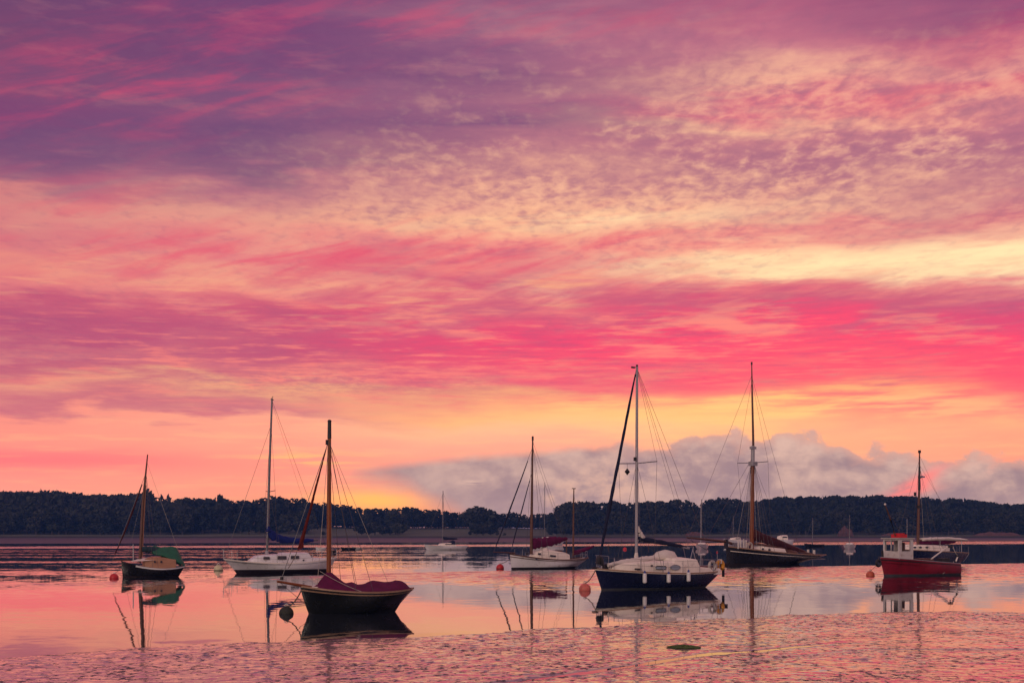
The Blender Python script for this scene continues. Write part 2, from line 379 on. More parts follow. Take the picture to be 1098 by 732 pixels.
Fq = np.stack([I[:-1, :-1].ravel(), I[:-1, 1:].ravel(), I[1:, 1:].ravel(), I[1:, :-1].ravel()], 1)

def ground_mat():
    m = bpy.data.materials.new('shore_ground'); m.use_nodes = True; g = G(m.node_tree); b = m.node_tree.nodes['Principled BSDF']
    p = g.pos(); x, y, z = g.sep(p)
    n = g.noise(g.vec(x * .05, y * .02), 1, 5, .6); n2 = g.noise(g.vec(x * .8, y * .5), 1, 4, .6)
    flat = g.mix(n, (.050, .036, .040), (.095, .07, .074))
    mead = g.mix(g.lr(n * .5 + n2 * .5, .3, .7), (.075, .085, .050), (.13, .13, .085))
    wrack = (.035, .035, .022)
    c = g.mix(g.ss(z + (n - .5) * .25, .42, .62), flat, wrack)
    c = g.mix(g.ss(z + (n - .5) * .4, .95, 1.4), c, mead)
    c = g.mix(g.ss(z, -.15, -.5), c, (.05, .045, .04))
    g.put(b.inputs['Base Color'], c)
    g.put(b.inputs['Roughness'], g.ss(z + (n - .5) * .2, .1, .8, .55, .95)); b.inputs['Specular IOR Level'].default_value = .22
    bn = m.node_tree.nodes.new('ShaderNodeBump'); bn.inputs['Distance'].default_value = .05; g.put(bn.inputs['Height'], n2); m.node_tree.links.new(bn.outputs[0], b.inputs['Normal'])
    return m
tag(np_mesh('ground', V, Fq, ground_mat(), True), kind='structure')

# sandy slips in the wooded bank on the right
def sandy_bank(px, w, h, Y, seed):
    mb = MB(); rnd = random.Random(seed); n = 14; X0 = (px - CX) / F * Y; secs = []
    for i in range(n + 1):
        t = i / n; hh = h * (sin(pi * t) ** .6) * (.7 + .5 * rnd.random()) + .05; x = X0 + (t - .5) * w
        b = float(terrain(np.array(x), np.array(float(Y)))) - .6
        secs.append([(x, Y + rnd.uniform(-.5, .5), b), (x, Y + .8 + rnd.uniform(-.3, .5), b + .6 + hh * .6), (x, Y + 1.7, b + .6 + hh), (x, Y + 4, b + .4 + hh * .9), (x, Y + 4, b)])
    mb.loft(secs)
    return tag(mb.build('sandy_bank', mat('sand_cliff', (.11, .05, .045), .9, var=.35, scale=.8, bump=.05, bscale=2)), kind='structure')
sandy_bank(908, 7, 4.2, 617, 1); sandy_bank(1070, 22, 1.7, 622, 2); sandy_bank(960, 12, 1.3, 622, 3); sandy_bank(745, 9, 1.6, 622, 4)

# ------------------------------------------------------------------ water: one sheet, ripples as slope noise in world space
def water_mat():
    m = bpy.data.materials.new('estuary_water'); m.use_nodes = True; g = G(m.node_tree); b = m.node_tree.nodes['Principled BSDF']
    x, y, z = g.sep(g.pos())
    edge_n = g.noise(g.vec(x * .012, y * .012), 1, 3, .5)
    # line where the breeze stops: calm film over the flat this side, ruffled beyond
    xl = g.m('MINIMUM', x + 3.0, 0.0)
    yl = x * .53 + xl * .50 + 98.0
    s = y - yl + (edge_n - .5) * .8              # >0 beyond the line
    nb1 = g.noise(g.vec(x * .004, y * .070, 3.0), 1, 4, .55, .3)
    nb2 = g.noise(g.vec(x * .007, y * .13, 8.0), 1, 4, .55, .3)
    px = x / g.m('MAXIMUM', y, 1.0)
    left = g.ss(px, .03, -.12)
    beyond = g.ss(s, -.6, .6)
    stripes = g.ss(nb1 * .55 + nb2 * .45, .455, .545)
    a_far = left * stripes * .085 + left * .008 + .010
    yb = x * .5 + 296.0
    band = g.ss(y - yb + (nb1 - .5) * 30, -26, -12) * g.ss(y - yb + (nb2 - .5) * 20, g.ss(px, 0.0, .3, 30, 90), g.ss(px, 0.0, .3, 14, 50))
    a_far = a_far + band * .50
    a_near = g.ss(px, .0, -.15, .012, .020) + g.ss(s, -g.ss(px, -.16, .08, 16, 46), -2.0) * g.ss(px, -.20, .02, .22, .62) * g.ss(nb2, .2, .5, .8, 1.0)
    amp = g.mix(beyond, a_near, a_far)
    amp = S(g, amp.k)
    w1 = g.noise(g.vec(x * .55, y * .75, 1.0), 1, 4, .62, col=True)
    w2 = g.noise(g.vec(x * .05, y * .16, 5.0), 1, 2, .5, col=True)
    ax, ay, _ = g.sep(w1); bx, by, _ = g.sep(w2)
    sx = (ax - .5) * amp + (bx - .5) * .0012
    sy = (by - .5) * .0030 - g.m('ABSOLUTE', ay - .5) * amp * 1.4      # faces towards the breeze's lee are the steep ones
    vn = m.node_tree.nodes.new('ShaderNodeVectorMath'); vn.operation = 'NORMALIZE'; g.put(vn.inputs[0], g.vec(sx, sy, 1.0))
    m.node_tree.links.new(vn.outputs[0], b.inputs['Normal'])
    b.inputs['Base Color'].default_value = (.016, .022, .03, 1); b.inputs['Roughness'].default_value = .02; b.inputs['IOR'].default_value = 1.6
    return m
wv = MB(); wv.add([(-7000, -250, 0), (7000, -250, 0), (7000, 700, 0), (-7000, 700, 0)], [(0, 1, 2, 3)])
tag(wv.build('water', water_mat(), smooth=0), kind='structure')

# ------------------------------------------------------------------ near mudflat: real relief, films of water lie in its hollows
SHORE = [(-60, 10), (-20, 22), (-10.7, 29.6), (-8.5, 32.5), (-5.5, 33.8), (-2.55, 35.7), (.27, 37.8), (2.3, 39.3), (5.6, 42.6), (8.9, 45), (12.3, 46.6), (17, 47.3), (30, 48), (60, 49)]
def mud_z(X, Y):
    s = np.interp(X, [p[0] for p in SHORE], [p[1] for p in SHORE]) - Y + fbm(X * .5, Y * .35, 3) * 1.1
    z = np.where(s > 0, .0012 * s, .012 * s) + .002 + np.clip(s, 0, 1.2) * .005
    z = z + fbm(X * .45, Y * .30 + X * .08, 3) * .012 + fbm(X * 1.7, Y * 2.2, 2) * .0035
    z = z + fbm(X * 3.2 + 40, Y * 5.0, 3) * .0036
    cast = np.clip(fbm(X * 6.5 + 9, Y * 6.0, 2) - .19, 0, None); z = z + cast * .055 * npstep(-.3, .5, s) * npstep(-.5, .2, fbm(X * .3 + 7, Y * .3, 2))
    # rill draining across the flat
    yr = np.interp(X, [-1.5, .2, 1.6, 2.6, 3.96, 6.5, 10], [23.5, 24.9, 26.7, 28.1, 30.0, 32.6, 35.2])
    yr = yr + fbm(X * .9, Y * 0 + 4., 3) * .35; ww = .28 + .16 * fbm(X * 1.4 + 3, Y * 0 + 9., 2)
    z = z - .05 * np.exp(-((Y - yr) / ww) ** 2) * npstep(-1.5, .5, X) * (1 - npstep(5.5, 9, X))
    yr2 = np.interp(X, [1.0, 3.2, 4.5, 8], [23.6, 26.6, 28.6, 31.5]); z = z - .022 * np.exp(-((Y - yr2) / .22) ** 2) * npstep(2.0, 3.2, X)
    z = z * npstep(54, 49, Y) - .35 * npstep(49, 56, Y)
    return z
gx = np.concatenate([np.linspace(-60, -16, 90), np.linspace(-15.9, 22, 520), np.linspace(22.3, 70, 90)]); gy = np.concatenate([np.linspace(-20, 20, 60), np.linspace(20.2, 50, 520), np.linspace(50.5, 58, 10)])
XX, YY = np.meshgrid(gx, gy); ZZ = mud_z(XX, YY)
V = np.stack([XX.ravel(), YY.ravel(), ZZ.ravel()], 1); I = np.arange(XX.size).reshape(XX.shape)
Fq = np.stack([I[:-1, :-1].ravel(), I[:-1, 1:].ravel(), I[1:, 1:].ravel(), I[1:, :-1].ravel()], 1)
def mud_mat():
    m = bpy.data.materials.new('wet_mud'); m.use_nodes = True; g = G(m.node_tree); b = m.node_tree.nodes['Principled BSDF']
    x, y, z = g.sep(g.pos())
    n = g.noise(g.vec(x * .5, y * .5), 1, 5, .6); n2 = g.noise(g.vec(x * 9, y * 9, z), 1, 4, .6)
    n3 = g.noise(g.vec(x * 5.0, y * 3.2, 2.0), 1, 4, .62)
    spk = g.ss(n3 * .55 + n2 * .45 + (n - .5) * .25, .530, .575)
    c = g.mix(n, (.21, .17, .165), (.33, .275, .265)); c = g.mix(spk * .85, c, (.035, .026, .030))
    g.put(b.inputs['Base Color'], c)
    g.put(b.inputs['Roughness'], g.lr(n * .6 + n2 * .4, 0.35, .65, .03, .11) + spk * .55); g.put(b.inputs['Specular IOR Level'], spk * -.4 + .5); b.inputs['IOR'].default_value = 2.0
    w = g.noise(g.vec(x * 3.6, y * 2.6), 1, 5, .68, col=True); ax, ay, _ = g.sep(w)
    gn = S(g, m.node_tree.nodes.new('ShaderNodeNewGeometry').outputs['Normal'])
    va = m.node_tree.nodes.new('ShaderNodeVectorMath'); va.operation = 'ADD'; g.put(va.inputs[0], gn); g.put(va.inputs[1], g.vec((ax - .5) * .07, (ay - .5) * .12, 0.0))
    vn = m.node_tree.nodes.new('ShaderNodeVectorMath'); vn.operation = 'NORMALIZE'; m.node_tree.links.new(va.outputs[0], vn.inputs[0]); m.node_tree.links.new(vn.outputs[0], b.inputs['Normal'])
    return m
tag(np_mesh('mudflat', V, Fq, mud_mat(), True), kind='structure')

# ------------------------------------------------------------------ trees
LEAF = {}
def leaf_mat(k, col):
    m = bpy.data.materials.new('foliage_' + k); m.use_nodes = True; g = G(m.node_tree); b = m.node_tree.nodes['Principled BSDF']
    oi = m.node_tree.nodes.new('ShaderNodeObjectInfo'); r = S(g, oi.outputs['Random'])
    x, y, z = g.sep(g.pos()); n = g.noise(g.vec(x * .18, y * .18, z * .25), 1, 5, .65)
    v = g.lr(n * .7 + r * .3, .3, .7)
    c = g.mix(v, tuple(q * .55 for q in col), tuple(q * 1.5 for q in col)); c = g.mix(r * .35, c, (.075, .055, .025))
    g.put(b.inputs['Base Color'], c); b.inputs['Roughness'].default_value = .75; b.inputs['Specular IOR Level'].default_value = .2
    return m
LM = [leaf_mat('oak', (.016, .026, .020)), leaf_mat('ash', (.020, .030, .023)), leaf_mat('scrub', (.022, .030, .020))]
BARK = mat('bark', (.075, .055, .045), .9, scale=2, bump=.03)
def crown_arrays(seed, n=620, q=.055, shape='round'):
    """Leaf sprays for a unit-height tree: lumpy lobes, denser towards each lobe's skin."""
    r = np.random.RandomState(seed); lobes = []
    k = r.randint(9, 15)
    for i in range(k):
        a = r.rand() * 6.28; h = r.uniform(.30, .86)
        if shape == 'round': R = .34 * sqrt(max(.05, 1 - ((h - .52) / .48) ** 2))
        elif shape == 'tall': R = .19 * (1.1 - h)
        else: R = .40 * (1 - abs(h - .45))
        rr = R * sqrt(r.rand()); s = r.uniform(.10, .19) * (1.0 if shape != 'tall' else .75)
        lobes.append((rr * cos(a), rr * sin(a), h, s, s * r.uniform(.65, .95)))
    lobes.append((0, 0, .84, .13, .13)); lobes.append((0, 0, .55, .22, .22)); lobes.append((0, 0, .32, .2, .14))
    L = np.array(lobes); w = L[:, 3] ** 2; w /= w.sum()
    idx = r.choice(len(L), n, p=w); d = r.randn(n, 3); d /= np.linalg.norm(d, axis=1)[:, None]
    rad = (.55 + .5 * r.rand(n) ** .6)[:, None]
    C = L[idx, :3] + d * rad * np.stack([L[idx, 3], L[idx, 3], L[idx, 4]], 1)
    C[:, 2] = np.clip(C[:, 2], .10, 1.0)
    u = r.randn(n, 3); u /= np.linalg.norm(u, axis=1)[:, None]; t = np.cross(u, r.randn(n, 3)); t /= np.linalg.norm(t, axis=1)[:, None]
    s1 = q * (.6 + .9 * r.rand(n))[:, None]; s2 = q * (.4 + .7 * r.rand(n))[:, None]
    Q = np.stack([C - u * s1, C + t * s2, C + u * s1 * 1.1, C - t * s2], 1)
    return Q.reshape(-1, 3)
def crown_mesh(seed, shape, mat_, n=620, q=.055):
    V = crown_arrays(seed, n, q, shape); Fq = np.arange(len(V)).reshape(-1, 4)
    o = np_mesh('crown', V, Fq, mat_); me = o.data; bpy.data.objects.remove(o); return me
def trunk_mesh(seed):
    r = random.Random(seed); mb = MB(); pts = [(0, 0, -.03), (r.uniform(-.01, .01), 0, .2), (r.uniform(-.03, .03), r.uniform(-.02, .02), .5), (0, 0, .78)]
    mb.tube(pts, [.035, .026, .018, .005], 7)
    for i in range(6):
        a = r.uniform(0, 6.28); h = r.uniform(.22, .55); R = r.uniform(.14, .26)
        mb.tube([(0, 0, h), (R * .5 * cos(a), R * .5 * sin(a), h + .08), (R * cos(a), R * sin(a), h + .2)], [.014, .009, .003], 5)
    o = mb.build('trunk', BARK); me = o.data; bpy.data.objects.remove(o); return me
CROWNS = [crown_mesh(40 + i, ['round', 'round', 'spread', 'round', 'tall', 'spread', 'round', 'round'][i], LM[i % 3]) for i in range(8)]
SCRUB = [crown_mesh(80 + i, 'spread', LM[2], 420, .075) for i in range(3)]
TRUNKS = [trunk_mesh(i) for i in range(4)]
NT = [0]
def tree(X, Y, h, w=1.0, kind=None, name='deciduous_tree', label='', cat='tree', group=None, sink=.3):
    z = float(terrain(np.array(float(X)), np.array(float(Y)))) - sink
    r = empty(name, (X, Y, z), random.uniform(0, 6.28)); tag(r, label, cat, group)
    me = random.choice(CROWNS) if kind is None else (SCRUB[kind[1]] if kind[0] == 's' else CROWNS[kind[1]])
    for nm, d in (('trunk', random.choice(TRUNKS)), ('crown', me)):
        o = bpy.data.objects.new(nm, d); COL.objects.link(o); o.parent = r; o.scale = (h * w, h * w, h)
    NT[0] += 1; return r
SKY_LINE = [(-160,526),(0,526),(30,525),(60,524),(90,528),(115,528),(140,529),(158,524),(172,527),(180,528),(195,533),(215,532),(230,533),(236,530),(242,534),(262,536),(285,532),(297,531),(310,532),(322,532),(330,537),(345,537),(362,539),(390,544),(405,544),(428,543),(440,542),(455,545),(475,546),(490,548),(500,546),(512,542),(524,545),(534,550),(548,548),(562,550),(580,550),(595,548),(606,538),(620,536),(634,537),(640,541),(650,537),(660,535),(668,538),(680,537),(692,536),(703,535),(712,536),(720,533),(730,535),(741,536),(750,545),(756,540),(764,534),(775,531),(790,532),(797,537),(815,535),(832,532),(860,531),(895,530),(940,530),(960,531),(1000,532),(1030,533),(1058,537),(1078,539),(1098,539),(1250,538)]
def top_z(px, Y): return CAMH + (HZ - interp(px, SKY_LINE)) / F * Y
random.seed(21)
# trees that make the skyline of the level middle shore, each its own thing
px = 200.0
GL, GM, GR = 'trees on the wooded shore left of the meadow', 'trees behind the meadow on the far shore', 'trees on the far shore right of the meadow'
def place(px, Y, k, **kw):
    X = (px - CX) / F * Y; z0 = float(terrain(np.array(X), np.array(float(Y)))) - .3
    h = max(3.5, (top_z(px, Y) - z0) * k)
    side = GL if px < 330 else GM if px < 600 else GR
    lab = {GL: 'dark leafy tree in the wood on the far shore, left of the pale meadow', GM: 'dark leafy tree in the belt behind the pale meadow on the far shore', GR: 'dark leafy tree in the tall belt between the meadow and the wooded hill'}[side]
    kw.setdefault('label', lab); kw.setdefault('group', side)
    return tree(X, Y, h, **kw)
while px < 812:
    back = 330 < px < 420 or 435 < px < 508 or 530 < px < 588
    place(px, random.uniform(704, 716) if back else random.uniform(672, 706), random.uniform(.95, 1.0), w=random.uniform(.95, 1.35)); px += random.uniform(5.5, 9)
px = 195
while px < 812:
    if not (330 < px < 420 or 435 < px < 508 or 530 < px < 588):
        place(px, random.uniform(640, 660), random.uniform(.55, .82), w=random.uniform(.8, 1.2))
    px += random.uniform(8, 13)
px = 330
while px < 600:                                # second row behind the meadow
    place(px, random.uniform(718, 732), random.uniform(.55, .85), w=random.uniform(.9, 1.2)); px += random.uniform(9, 13)
# standouts
place(512, 652, 1.0, w=1.35, kind=('c', 0), label='broad round topped tree standing out above the belt behind the small white yacht', group=None)
place(236, 668, 1.02, w=.6, kind=('c', 4), label='slim tree poking above the skyline left of the white sloop mast', group=None)
place(158, 655, 1.0, w=.7, kind=('c', 3), label='high crowned tree on the skyline right behind the green covered boat mast', group=None)
place(424, 645, .80, w=1.3, kind=('c', 2), label='bushy spreading tree at the meadow edge just left of the small white yacht', group=None)
for q in (608, 619, 630): place(q, 660, 1.0, w=.9, label='tall dense tree in the dark clump behind the yawl mizzen mast', group='dark clump of trees behind the yawl')
# hedge bushes round the meadow
for i, q in enumerate([347, 353, 388, 395, 402, 410, 418, 426, 504, 511, 518, 526, 533, 541, 590, 597, 604, 612, 640, 655, 668, 684, 700, 716, 731, 744]):
    Y = random.uniform(626, 640); X = (q - CX) / F * Y
    tree(X, Y, (random.uniform(4, 6.5) if 385 < q < 430 or 505 < q < 530 or q > 595 else random.uniform(1.2, 2.4)), random.uniform(1.1, 1.7), ('s', i % 3), 'hedge_bush', 'low rounded bush along the water edge of the meadow on the far shore', 'bush', 'bushes along the meadow edge')
# front edge of the woods left and right
for lo, hi, gname, lab in ((-40, 200, 'front trees of the left hand wood', 'dark tree at the water edge of the wood behind the green covered boat'), (812, 1140, 'front trees of the wooded hill', 'dark tree at the foot of the wooded hill behind the red workboat')):
    q = lo
    while q < hi:
        Y = random.uniform(632, 645); X = (q - CX) / F * Y
        tree(X, Y, random.uniform(7, 11.5), random.uniform(.9, 1.3), None, 'deciduous_tree', lab, 'tree', gname); q += random.uniform(6.5, 10)

# the closed canopy of the two wooded slopes: reads as one mass
def woodland(name, ranges, seed):
    r = np.random.RandomState(seed); Vs = []
    var = [crown_arrays(200 + i, 300, .085, 'round' if i % 2 else 'spread') for i in range(6)]
    for px0, px1, Y0, Y1, n, k0, k1 in ranges:
        for i in range(n):
            Y = r.uniform(Y0, Y1); q = r.uniform(px0, px1); X = (q - CX) / F * Y
            z0 = float(terrain(np.array(X), np.array(Y))) - .5; h = max(5, (top_z(q, Y) - z0) * r.uniform(k0, k1)) if k0 > 0 else r.uniform(9, 13)
            c = var[r.randint(6)]; a = r.rand() * 6.28; w = h * r.uniform(.75, 1.15) if h < 14 else 14 * r.uniform(.8, 1.1)
            R = np.array([[cos(a), -sin(a)], [sin(a), cos(a)]]); P = c.copy(); P[:, :2] = (P[:, :2] @ R.T) * w; P[:, 2] *= h
            P += np.array([X, Y, z0]); Vs.append(P)
    V = np.concatenate(Vs); o = np_mesh(name, V, np.arange(len(V)).reshape(-1, 4), LM[0]); return tag(o, kind='stuff')
woodland('woodland', [(-170, 205, 655, 690, 110, .60, .85), (-170, 205, 690, 712, 120, .90, 1.0), (-170, 205, 640, 660, 60, .5, .72)], 5)
woodland('woodland', [(805, 1290, 650, 690, 140, .55, .82), (805, 1290, 700, 745, 200, .93, 1.0), (805, 1290, 640, 660, 70, .42, .62)], 6)
woodland('undergrowth', [(195, 330, 655, 672, 40, .28, .5), (588, 812, 655, 672, 70, .28, .5), (325, 605, 733, 745, 170, .34, .6), (325, 605, 718, 732, 150, .20, .34), (605, 812, 735, 742, 60, .3, .6), (588, 812, 690, 700, 40, .4, .7)], 7)

# ------------------------------------------------------------------ morning haze over the estuary
hz = MB(); hz.box((0, 4300, -8.0), (14600, 9600, 71))
ho = hz.build('haze', None, smooth=0); tag(ho, kind='stuff')
hm = bpy.data.materials.new('haze_air'); hm.use_nodes = True; ht = hm.node_tree; ht.nodes.remove(ht.nodes['Principled BSDF'])
pvn = ht.nodes.new('ShaderNodeVolumePrincipled'); pvn.inputs['Color'].default_value = (.13, .36, 1.0, 1); pvn.inputs['Density'].default_value = .00022; pvn.inputs['Anisotropy'].default_value = 0
ht.links.new(pvn.outputs[0], ht.nodes['Material Output'].inputs['Volume']); ho.data.materials.append(hm)
# ------------------------------------------------------------------ materials for the boats
P = dict(
 navy=mat('navy_topsides', (.007, .012, .045), .25, var=.18, scale=.5, coat=.25),
 black=mat('black_topsides', (.008, .008, .010), .30, var=.3, scale=.6, coat=.2),
 bottle=mat('dark_hull_paint', (.006, .008, .008), .22, var=.25, scale=.6, coat=.35),
 white=mat('white_topsides', (.74, .72, .72), .35, var=.08, scale=1.5, bump=.002, bscale=3, dirt=(.42, .36, .33)),
 cream=mat('cream_gelcoat', (.86, .78, .66), .45, var=.10, scale=2, dirt=(.50, .42, .34)),
 deck=mat('pale_deck', (.52, .46, .42), .7, var=.18, scale=3, bump=.004, bscale=30),
 red=mat('red_hull_paint', (.25, .008, .022), .4, var=.35, scale=1.6, bump=.004, bscale=4, dirt=(.10, .010, .014)),
 boot=mat('antifouling', (.05, .055, .06), .7, var=.4, scale=3), bootdark=mat('dark_antifouling', (.018, .010, .012), .7, var=.4, scale=3),
 wood=mat('varnished_spar', (.20, .052, .011), .42, var=.35, scale=3, stretch=(6, 6, .6), coat=.1, spec=.3),
 brown=mat('oiled_wood', (.10, .036, .018), .5, var=.4, scale=4, stretch=(4, 4, 1)),
 ply=mat('bare_ply', (.36, .18, .10), .6, var=.3, scale=3, stretch=(1, 1, 6)),
 cap=mat('rail_timber', (.30, .18, .11), .5, var=.3, scale=5),
 alu=mat('grey_spar', (.13, .13, .145), .38, .6, var=.15, scale=2), whitespar=mat('white_spar', (.32, .30, .32), .4, var=.1, scale=2),
 steel=mat('galvanised', (.34, .34, .36), .35, .9, var=.2, scale=8), wire=mat('rigging_wire', (.10, .09, .10), .4, .5, var=.2),
 rope=mat('rope', (.16, .12, .09), .9, var=.4, scale=20), palerope=mat('pale_rope', (.42, .37, .32), .9, var=.3, scale=20),
 maroon=mat('maroon_canvas', (.100, .007, .046), .85, var=.30, scale=4, bump=.02, bscale=7, spec=.2),
 tan=mat('tan_sailcloth', (.06, .013, .014), .85, var=.35, scale=4, bump=.015, bscale=9, spec=.2),
 rust=mat('rust_red_sailcloth', (.10, .013, .011), .85, var=.35, scale=5, bump=.01, bscale=9, spec=.2),
 blue=mat('blue_canvas', (.010, .020, .14), .85, var=.35, scale=5, bump=.015, bscale=9, spec=.2),
 dkblue=mat('dark_blue_sailcloth', (.014, .018, .045), .85, var=.35, scale=5, bump=.01, bscale=9, spec=.2),
 green=mat('green_tarpaulin', (.004, .100, .050), .55, var=.40, scale=3, bump=.03, bscale=5),
 teal=mat('teal_canvas', (.012, .035, .050), .85, var=.35, scale=5, bump=.015, bscale=9),
 canvas=mat('white_canvas', (.66, .60, .54), .85, var=.12, scale=4, bump=.02, bscale=8),
 glass=mat('dark_window', (.02, .024, .03), .06, var=.1, spec=.8), paleglass=mat('pale_window', (.30, .36, .42), .15, var=.2, scale=4),
 blk=mat('black_fitting', (.012, .012, .013), .5, var=.3), yellow=mat('yellow_lifebuoy', (.62, .27, .02), .55, var=.2, scale=6),
 redp=mat('red_plastic', (.52, .012, .015), .45, var=.25, scale=5), orange=mat('orange_buoy', (.60, .11, .05), .5, var=.25, scale=5, dirt=(.18, .07, .05)),
 coral=mat('coral_buoy', (.58, .13, .09), .5, var=.25, scale=5, dirt=(.2, .08, .06)), pale=mat('pale_buoy', (.62, .56, .34), .5, var=.15, scale=4, dirt=(.3, .25, .14)),
 weedb=mat('weedy_buoy', (.020, .024, .014), .7, var=.5, scale=6, bump=.01), fender=mat('white_fender', (.70, .68, .66), .45, var=.1, scale=4),
 fblue=mat('blue_rope_end', (.02, .05, .22), .6), weed=mat('green_weed', (.055, .085, .018), .8, var=.5, scale=9),
 grey=mat('grey_rubber', (.40, .37, .34), .6, var=.2, scale=4))

def sm(a, b, x): return sstep(a, b, x)
class Boat:
    def __init__(s, name, label, cat, px, ywl, deg, group=None):
        s.Y0 = depth(ywl); s.X0 = (px - CX) / F * s.Y0; s.a = radians(deg); s.c, s.s = cos(s.a), sin(s.a)
        s.o = tag(empty(name, (s.X0, s.Y0, 0), pi + s.a), label, cat, group)
        s.ppm = F / s.Y0; s.name = name
    def at(s, px, py, yl=0.0):
        """photo measurement on the fore-and-aft plane yl metres to port -> boat-local point (bow +x, port +y)"""
        k = (px - CX) / F
        q = (s.X0 + yl * s.s - k * (s.Y0 - yl * s.c)) / (s.c - k * s.s)
        Y = s.Y0 - q * s.s - yl * s.c
        return (q, yl, CAMH + (HZ - py) / F * Y)
    def world(s, p):
        return (s.X0 - p[0] * s.c + p[1] * s.s, s.Y0 - p[0] * s.s - p[1] * s.c, p[2])
    # ---- hull
    def hull(s, bow, foot, stern, sfoot, sheer_mid, beam, m, deckm=None, railm=None, tf=.6, stern_kind='transom', drop=.06, bowpow=1.0, camber=.05, boot=None, full=2.3, rail=(.05, .05), mid_t=.42, hollow=.0):
        s.beam, s.tf, s.kind, s.full = beam, tf, stern_kind, full
        s.xb, _, s.zb = s.at(*bow); s.xf = s.at(*foot)[0]
        ys = tf * beam / 2 if stern_kind == 'transom' else 0.0
        s.xs, _, s.zs = s.at(*stern, ys); s.xsf = s.at(*sfoot, ys * .6)[0]
        s.zm = sheer_mid if isinstance(sheer_mid, float) else s.at(*sheer_mid, beam / 2)[2]
        s.mt = mid_t; s.bowpow = bowpow
        s.loa = s.xb - s.xs
        N = 30; ts = [1 - (1 - i / N) ** 1.25 for i in range(N + 1)]; s.ts = ts
        qs = [0, .06, .16, .3, .45, .6, .75, .88, .96, 1.04, 1.18]
        mb = MB(); secs = []
        for t in ts:
            row = [s.side(t, q, 1) for q in qs]; kz = -.30
            row.append((row[-1][0], 0.0, kz)); other = [s.side(t, q, -1) for q in reversed(qs)]
            secs.append(row + other)
        n = len(secs[0]); vs = [p for r in secs for p in r]; fs = []
        for i in range(N):
            for j in range(n - 1): fs.append((i * n + j, i * n + j + 1, (i + 1) * n + j + 1, (i + 1) * n + j))
        fs.append(tuple(range(n))); mb.add(vs, fs)
        s.hull_o = mb.build('hull', m, s.o, 30)
        # deck
        dk = MB(); secs = []
        for t in ts[:-1]:
            a = s.side(t, 0, 1); b = s.side(t, 0, -1); k = .985; d = a[2] - drop
            secs.append([(a[0], a[1] * k, d), (a[0], a[1] * .5, d + camber * .75 * a[1]), (a[0], 0, d + camber * a[1]), (a[0], b[1] * .5, d + camber * .75 * a[1]), (b[0], b[1] * k, d)])
        dk.loft(secs, closed=False); dk.build('deck', deckm or P['deck'], s.o, 60)
        # rail cap
        if railm:
            for sd in (1, -1):
                r = MB(); secs = []
                for t in ts:
                    p = s.side(t, 0, sd); w, h = rail; y = p[1] + sd * .012
                    secs.append([(p[0], y, p[2] - h * .35), (p[0], y, p[2] + h * .65), (p[0], y - sd * w, p[2] + h * .65), (p[0], y - sd * w, p[2] - h * .35)])
                r.loft(secs); r.build('rail', railm, s.o, 40)
        if boot:
            bm_, z0, z1 = boot
            for sd in (1, -1): s.strip('boot_stripe', bm_, sd, zr=(z0, z1))
        return s
    def half(s, t):
        B = s.beam / 2
        if t > s.mt: return max(.012, B * (1 - ((t - s.mt) / (1 - s.mt)) ** s.full))
        u = (s.mt - t) / s.mt
        if s.kind == 'canoe': return max(.015, B * (1 - u ** 2.2) ** .8)
        return B * (1 - (1 - s.tf) * u ** 2)
    def sheer(s, t):
        a, b, c = s.zs, s.zm, s.zb; m = s.mt
        return a * (t - m) * (t - 1) / (m) + b * t * (t - 1) / (m * (m - 1)) + c * t * (t - m) / (1 - m)
    def side(s, t, q, sd):
        zs = s.sheer(t); z = zs * (1 - q); h = s.half(t)
        x0 = lerp(s.xs, s.xb, t); x1 = lerp(s.xsf, s.xf, t); x = lerp(x0, x1, min(q, 1.0) ** (s.bowpow if t > .5 else 1.0))
        mid = 1 - .05 * q - .22 * max(q, 0) ** 3.5
        bow = max(.03, 1 - .80 * min(q, 1.1) ** .9); w = sm(.50, 1.0, t)
        g = lerp(mid, bow, w)
        if s.kind == 'counter': g = lerp(g, max(.05, 1 - .85 * q ** 1.6), sm(.32, .0, t))
        if s.kind == 'canoe': g = lerp(g, max(.05, 1 - .75 * q), sm(.40, 0, t))
        if s.kind == 'transom': g = lerp(g, 1 - .30 * q ** 2, sm(.4, 0, t))
        return (x, sd * h * g, z)
    def strip(s, name, m, sd, zr=None, qr=None, t0=0.0, t1=1.0, off=.008, parent=None):
        mb = MB(); secs = []
        for t in [lerp(t0, t1, i / 36) for i in range(37)]:
            zs = s.sheer(t); q0, q1 = ((1 - zr[1] / zs, 1 - zr[0] / zs) if zr else qr)
            row = []
            for q in [lerp(q0, q1, j / 3) for j in range(4)]:
                p = s.side(t, q, sd); row.append((p[0] + off * .3, p[1] + sd * off, p[2]))
            row += [(r[0], r[1] - sd * .02, r[2]) for r in reversed(row)]
            secs.append(row)
        mb.loft(secs); return mb.build(name, m, parent or s.hull_o, 40)
    def t_of(s, x): return min(1, max(0, (x - s.xs) / s.loa))
    # ---- fittings
    def part(s, name, mb, m, parent=None, smooth=38): return mb.build(name, m, parent or s.o, smooth)
    def spar(s, name, pts, r, m, n=10, parent=None, **k): return s.part(name, MB().tube(pts, r, n, **k), m, parent)
    def line(s, name, a, b, r=.010, m=None, sag=0.0, parent=None, k=1):
        n = 8 if sag else max(1, k)
        pts = [tuple(lerp(a[i], b[i], j / n) - (sag * 4 * (j / n) * (1 - j / n) if i == 2 else 0) for i in range(3)) for j in range(n + 1)]
        return s.part(name, MB().tube(pts, r, 5), m or P['wire'], parent)
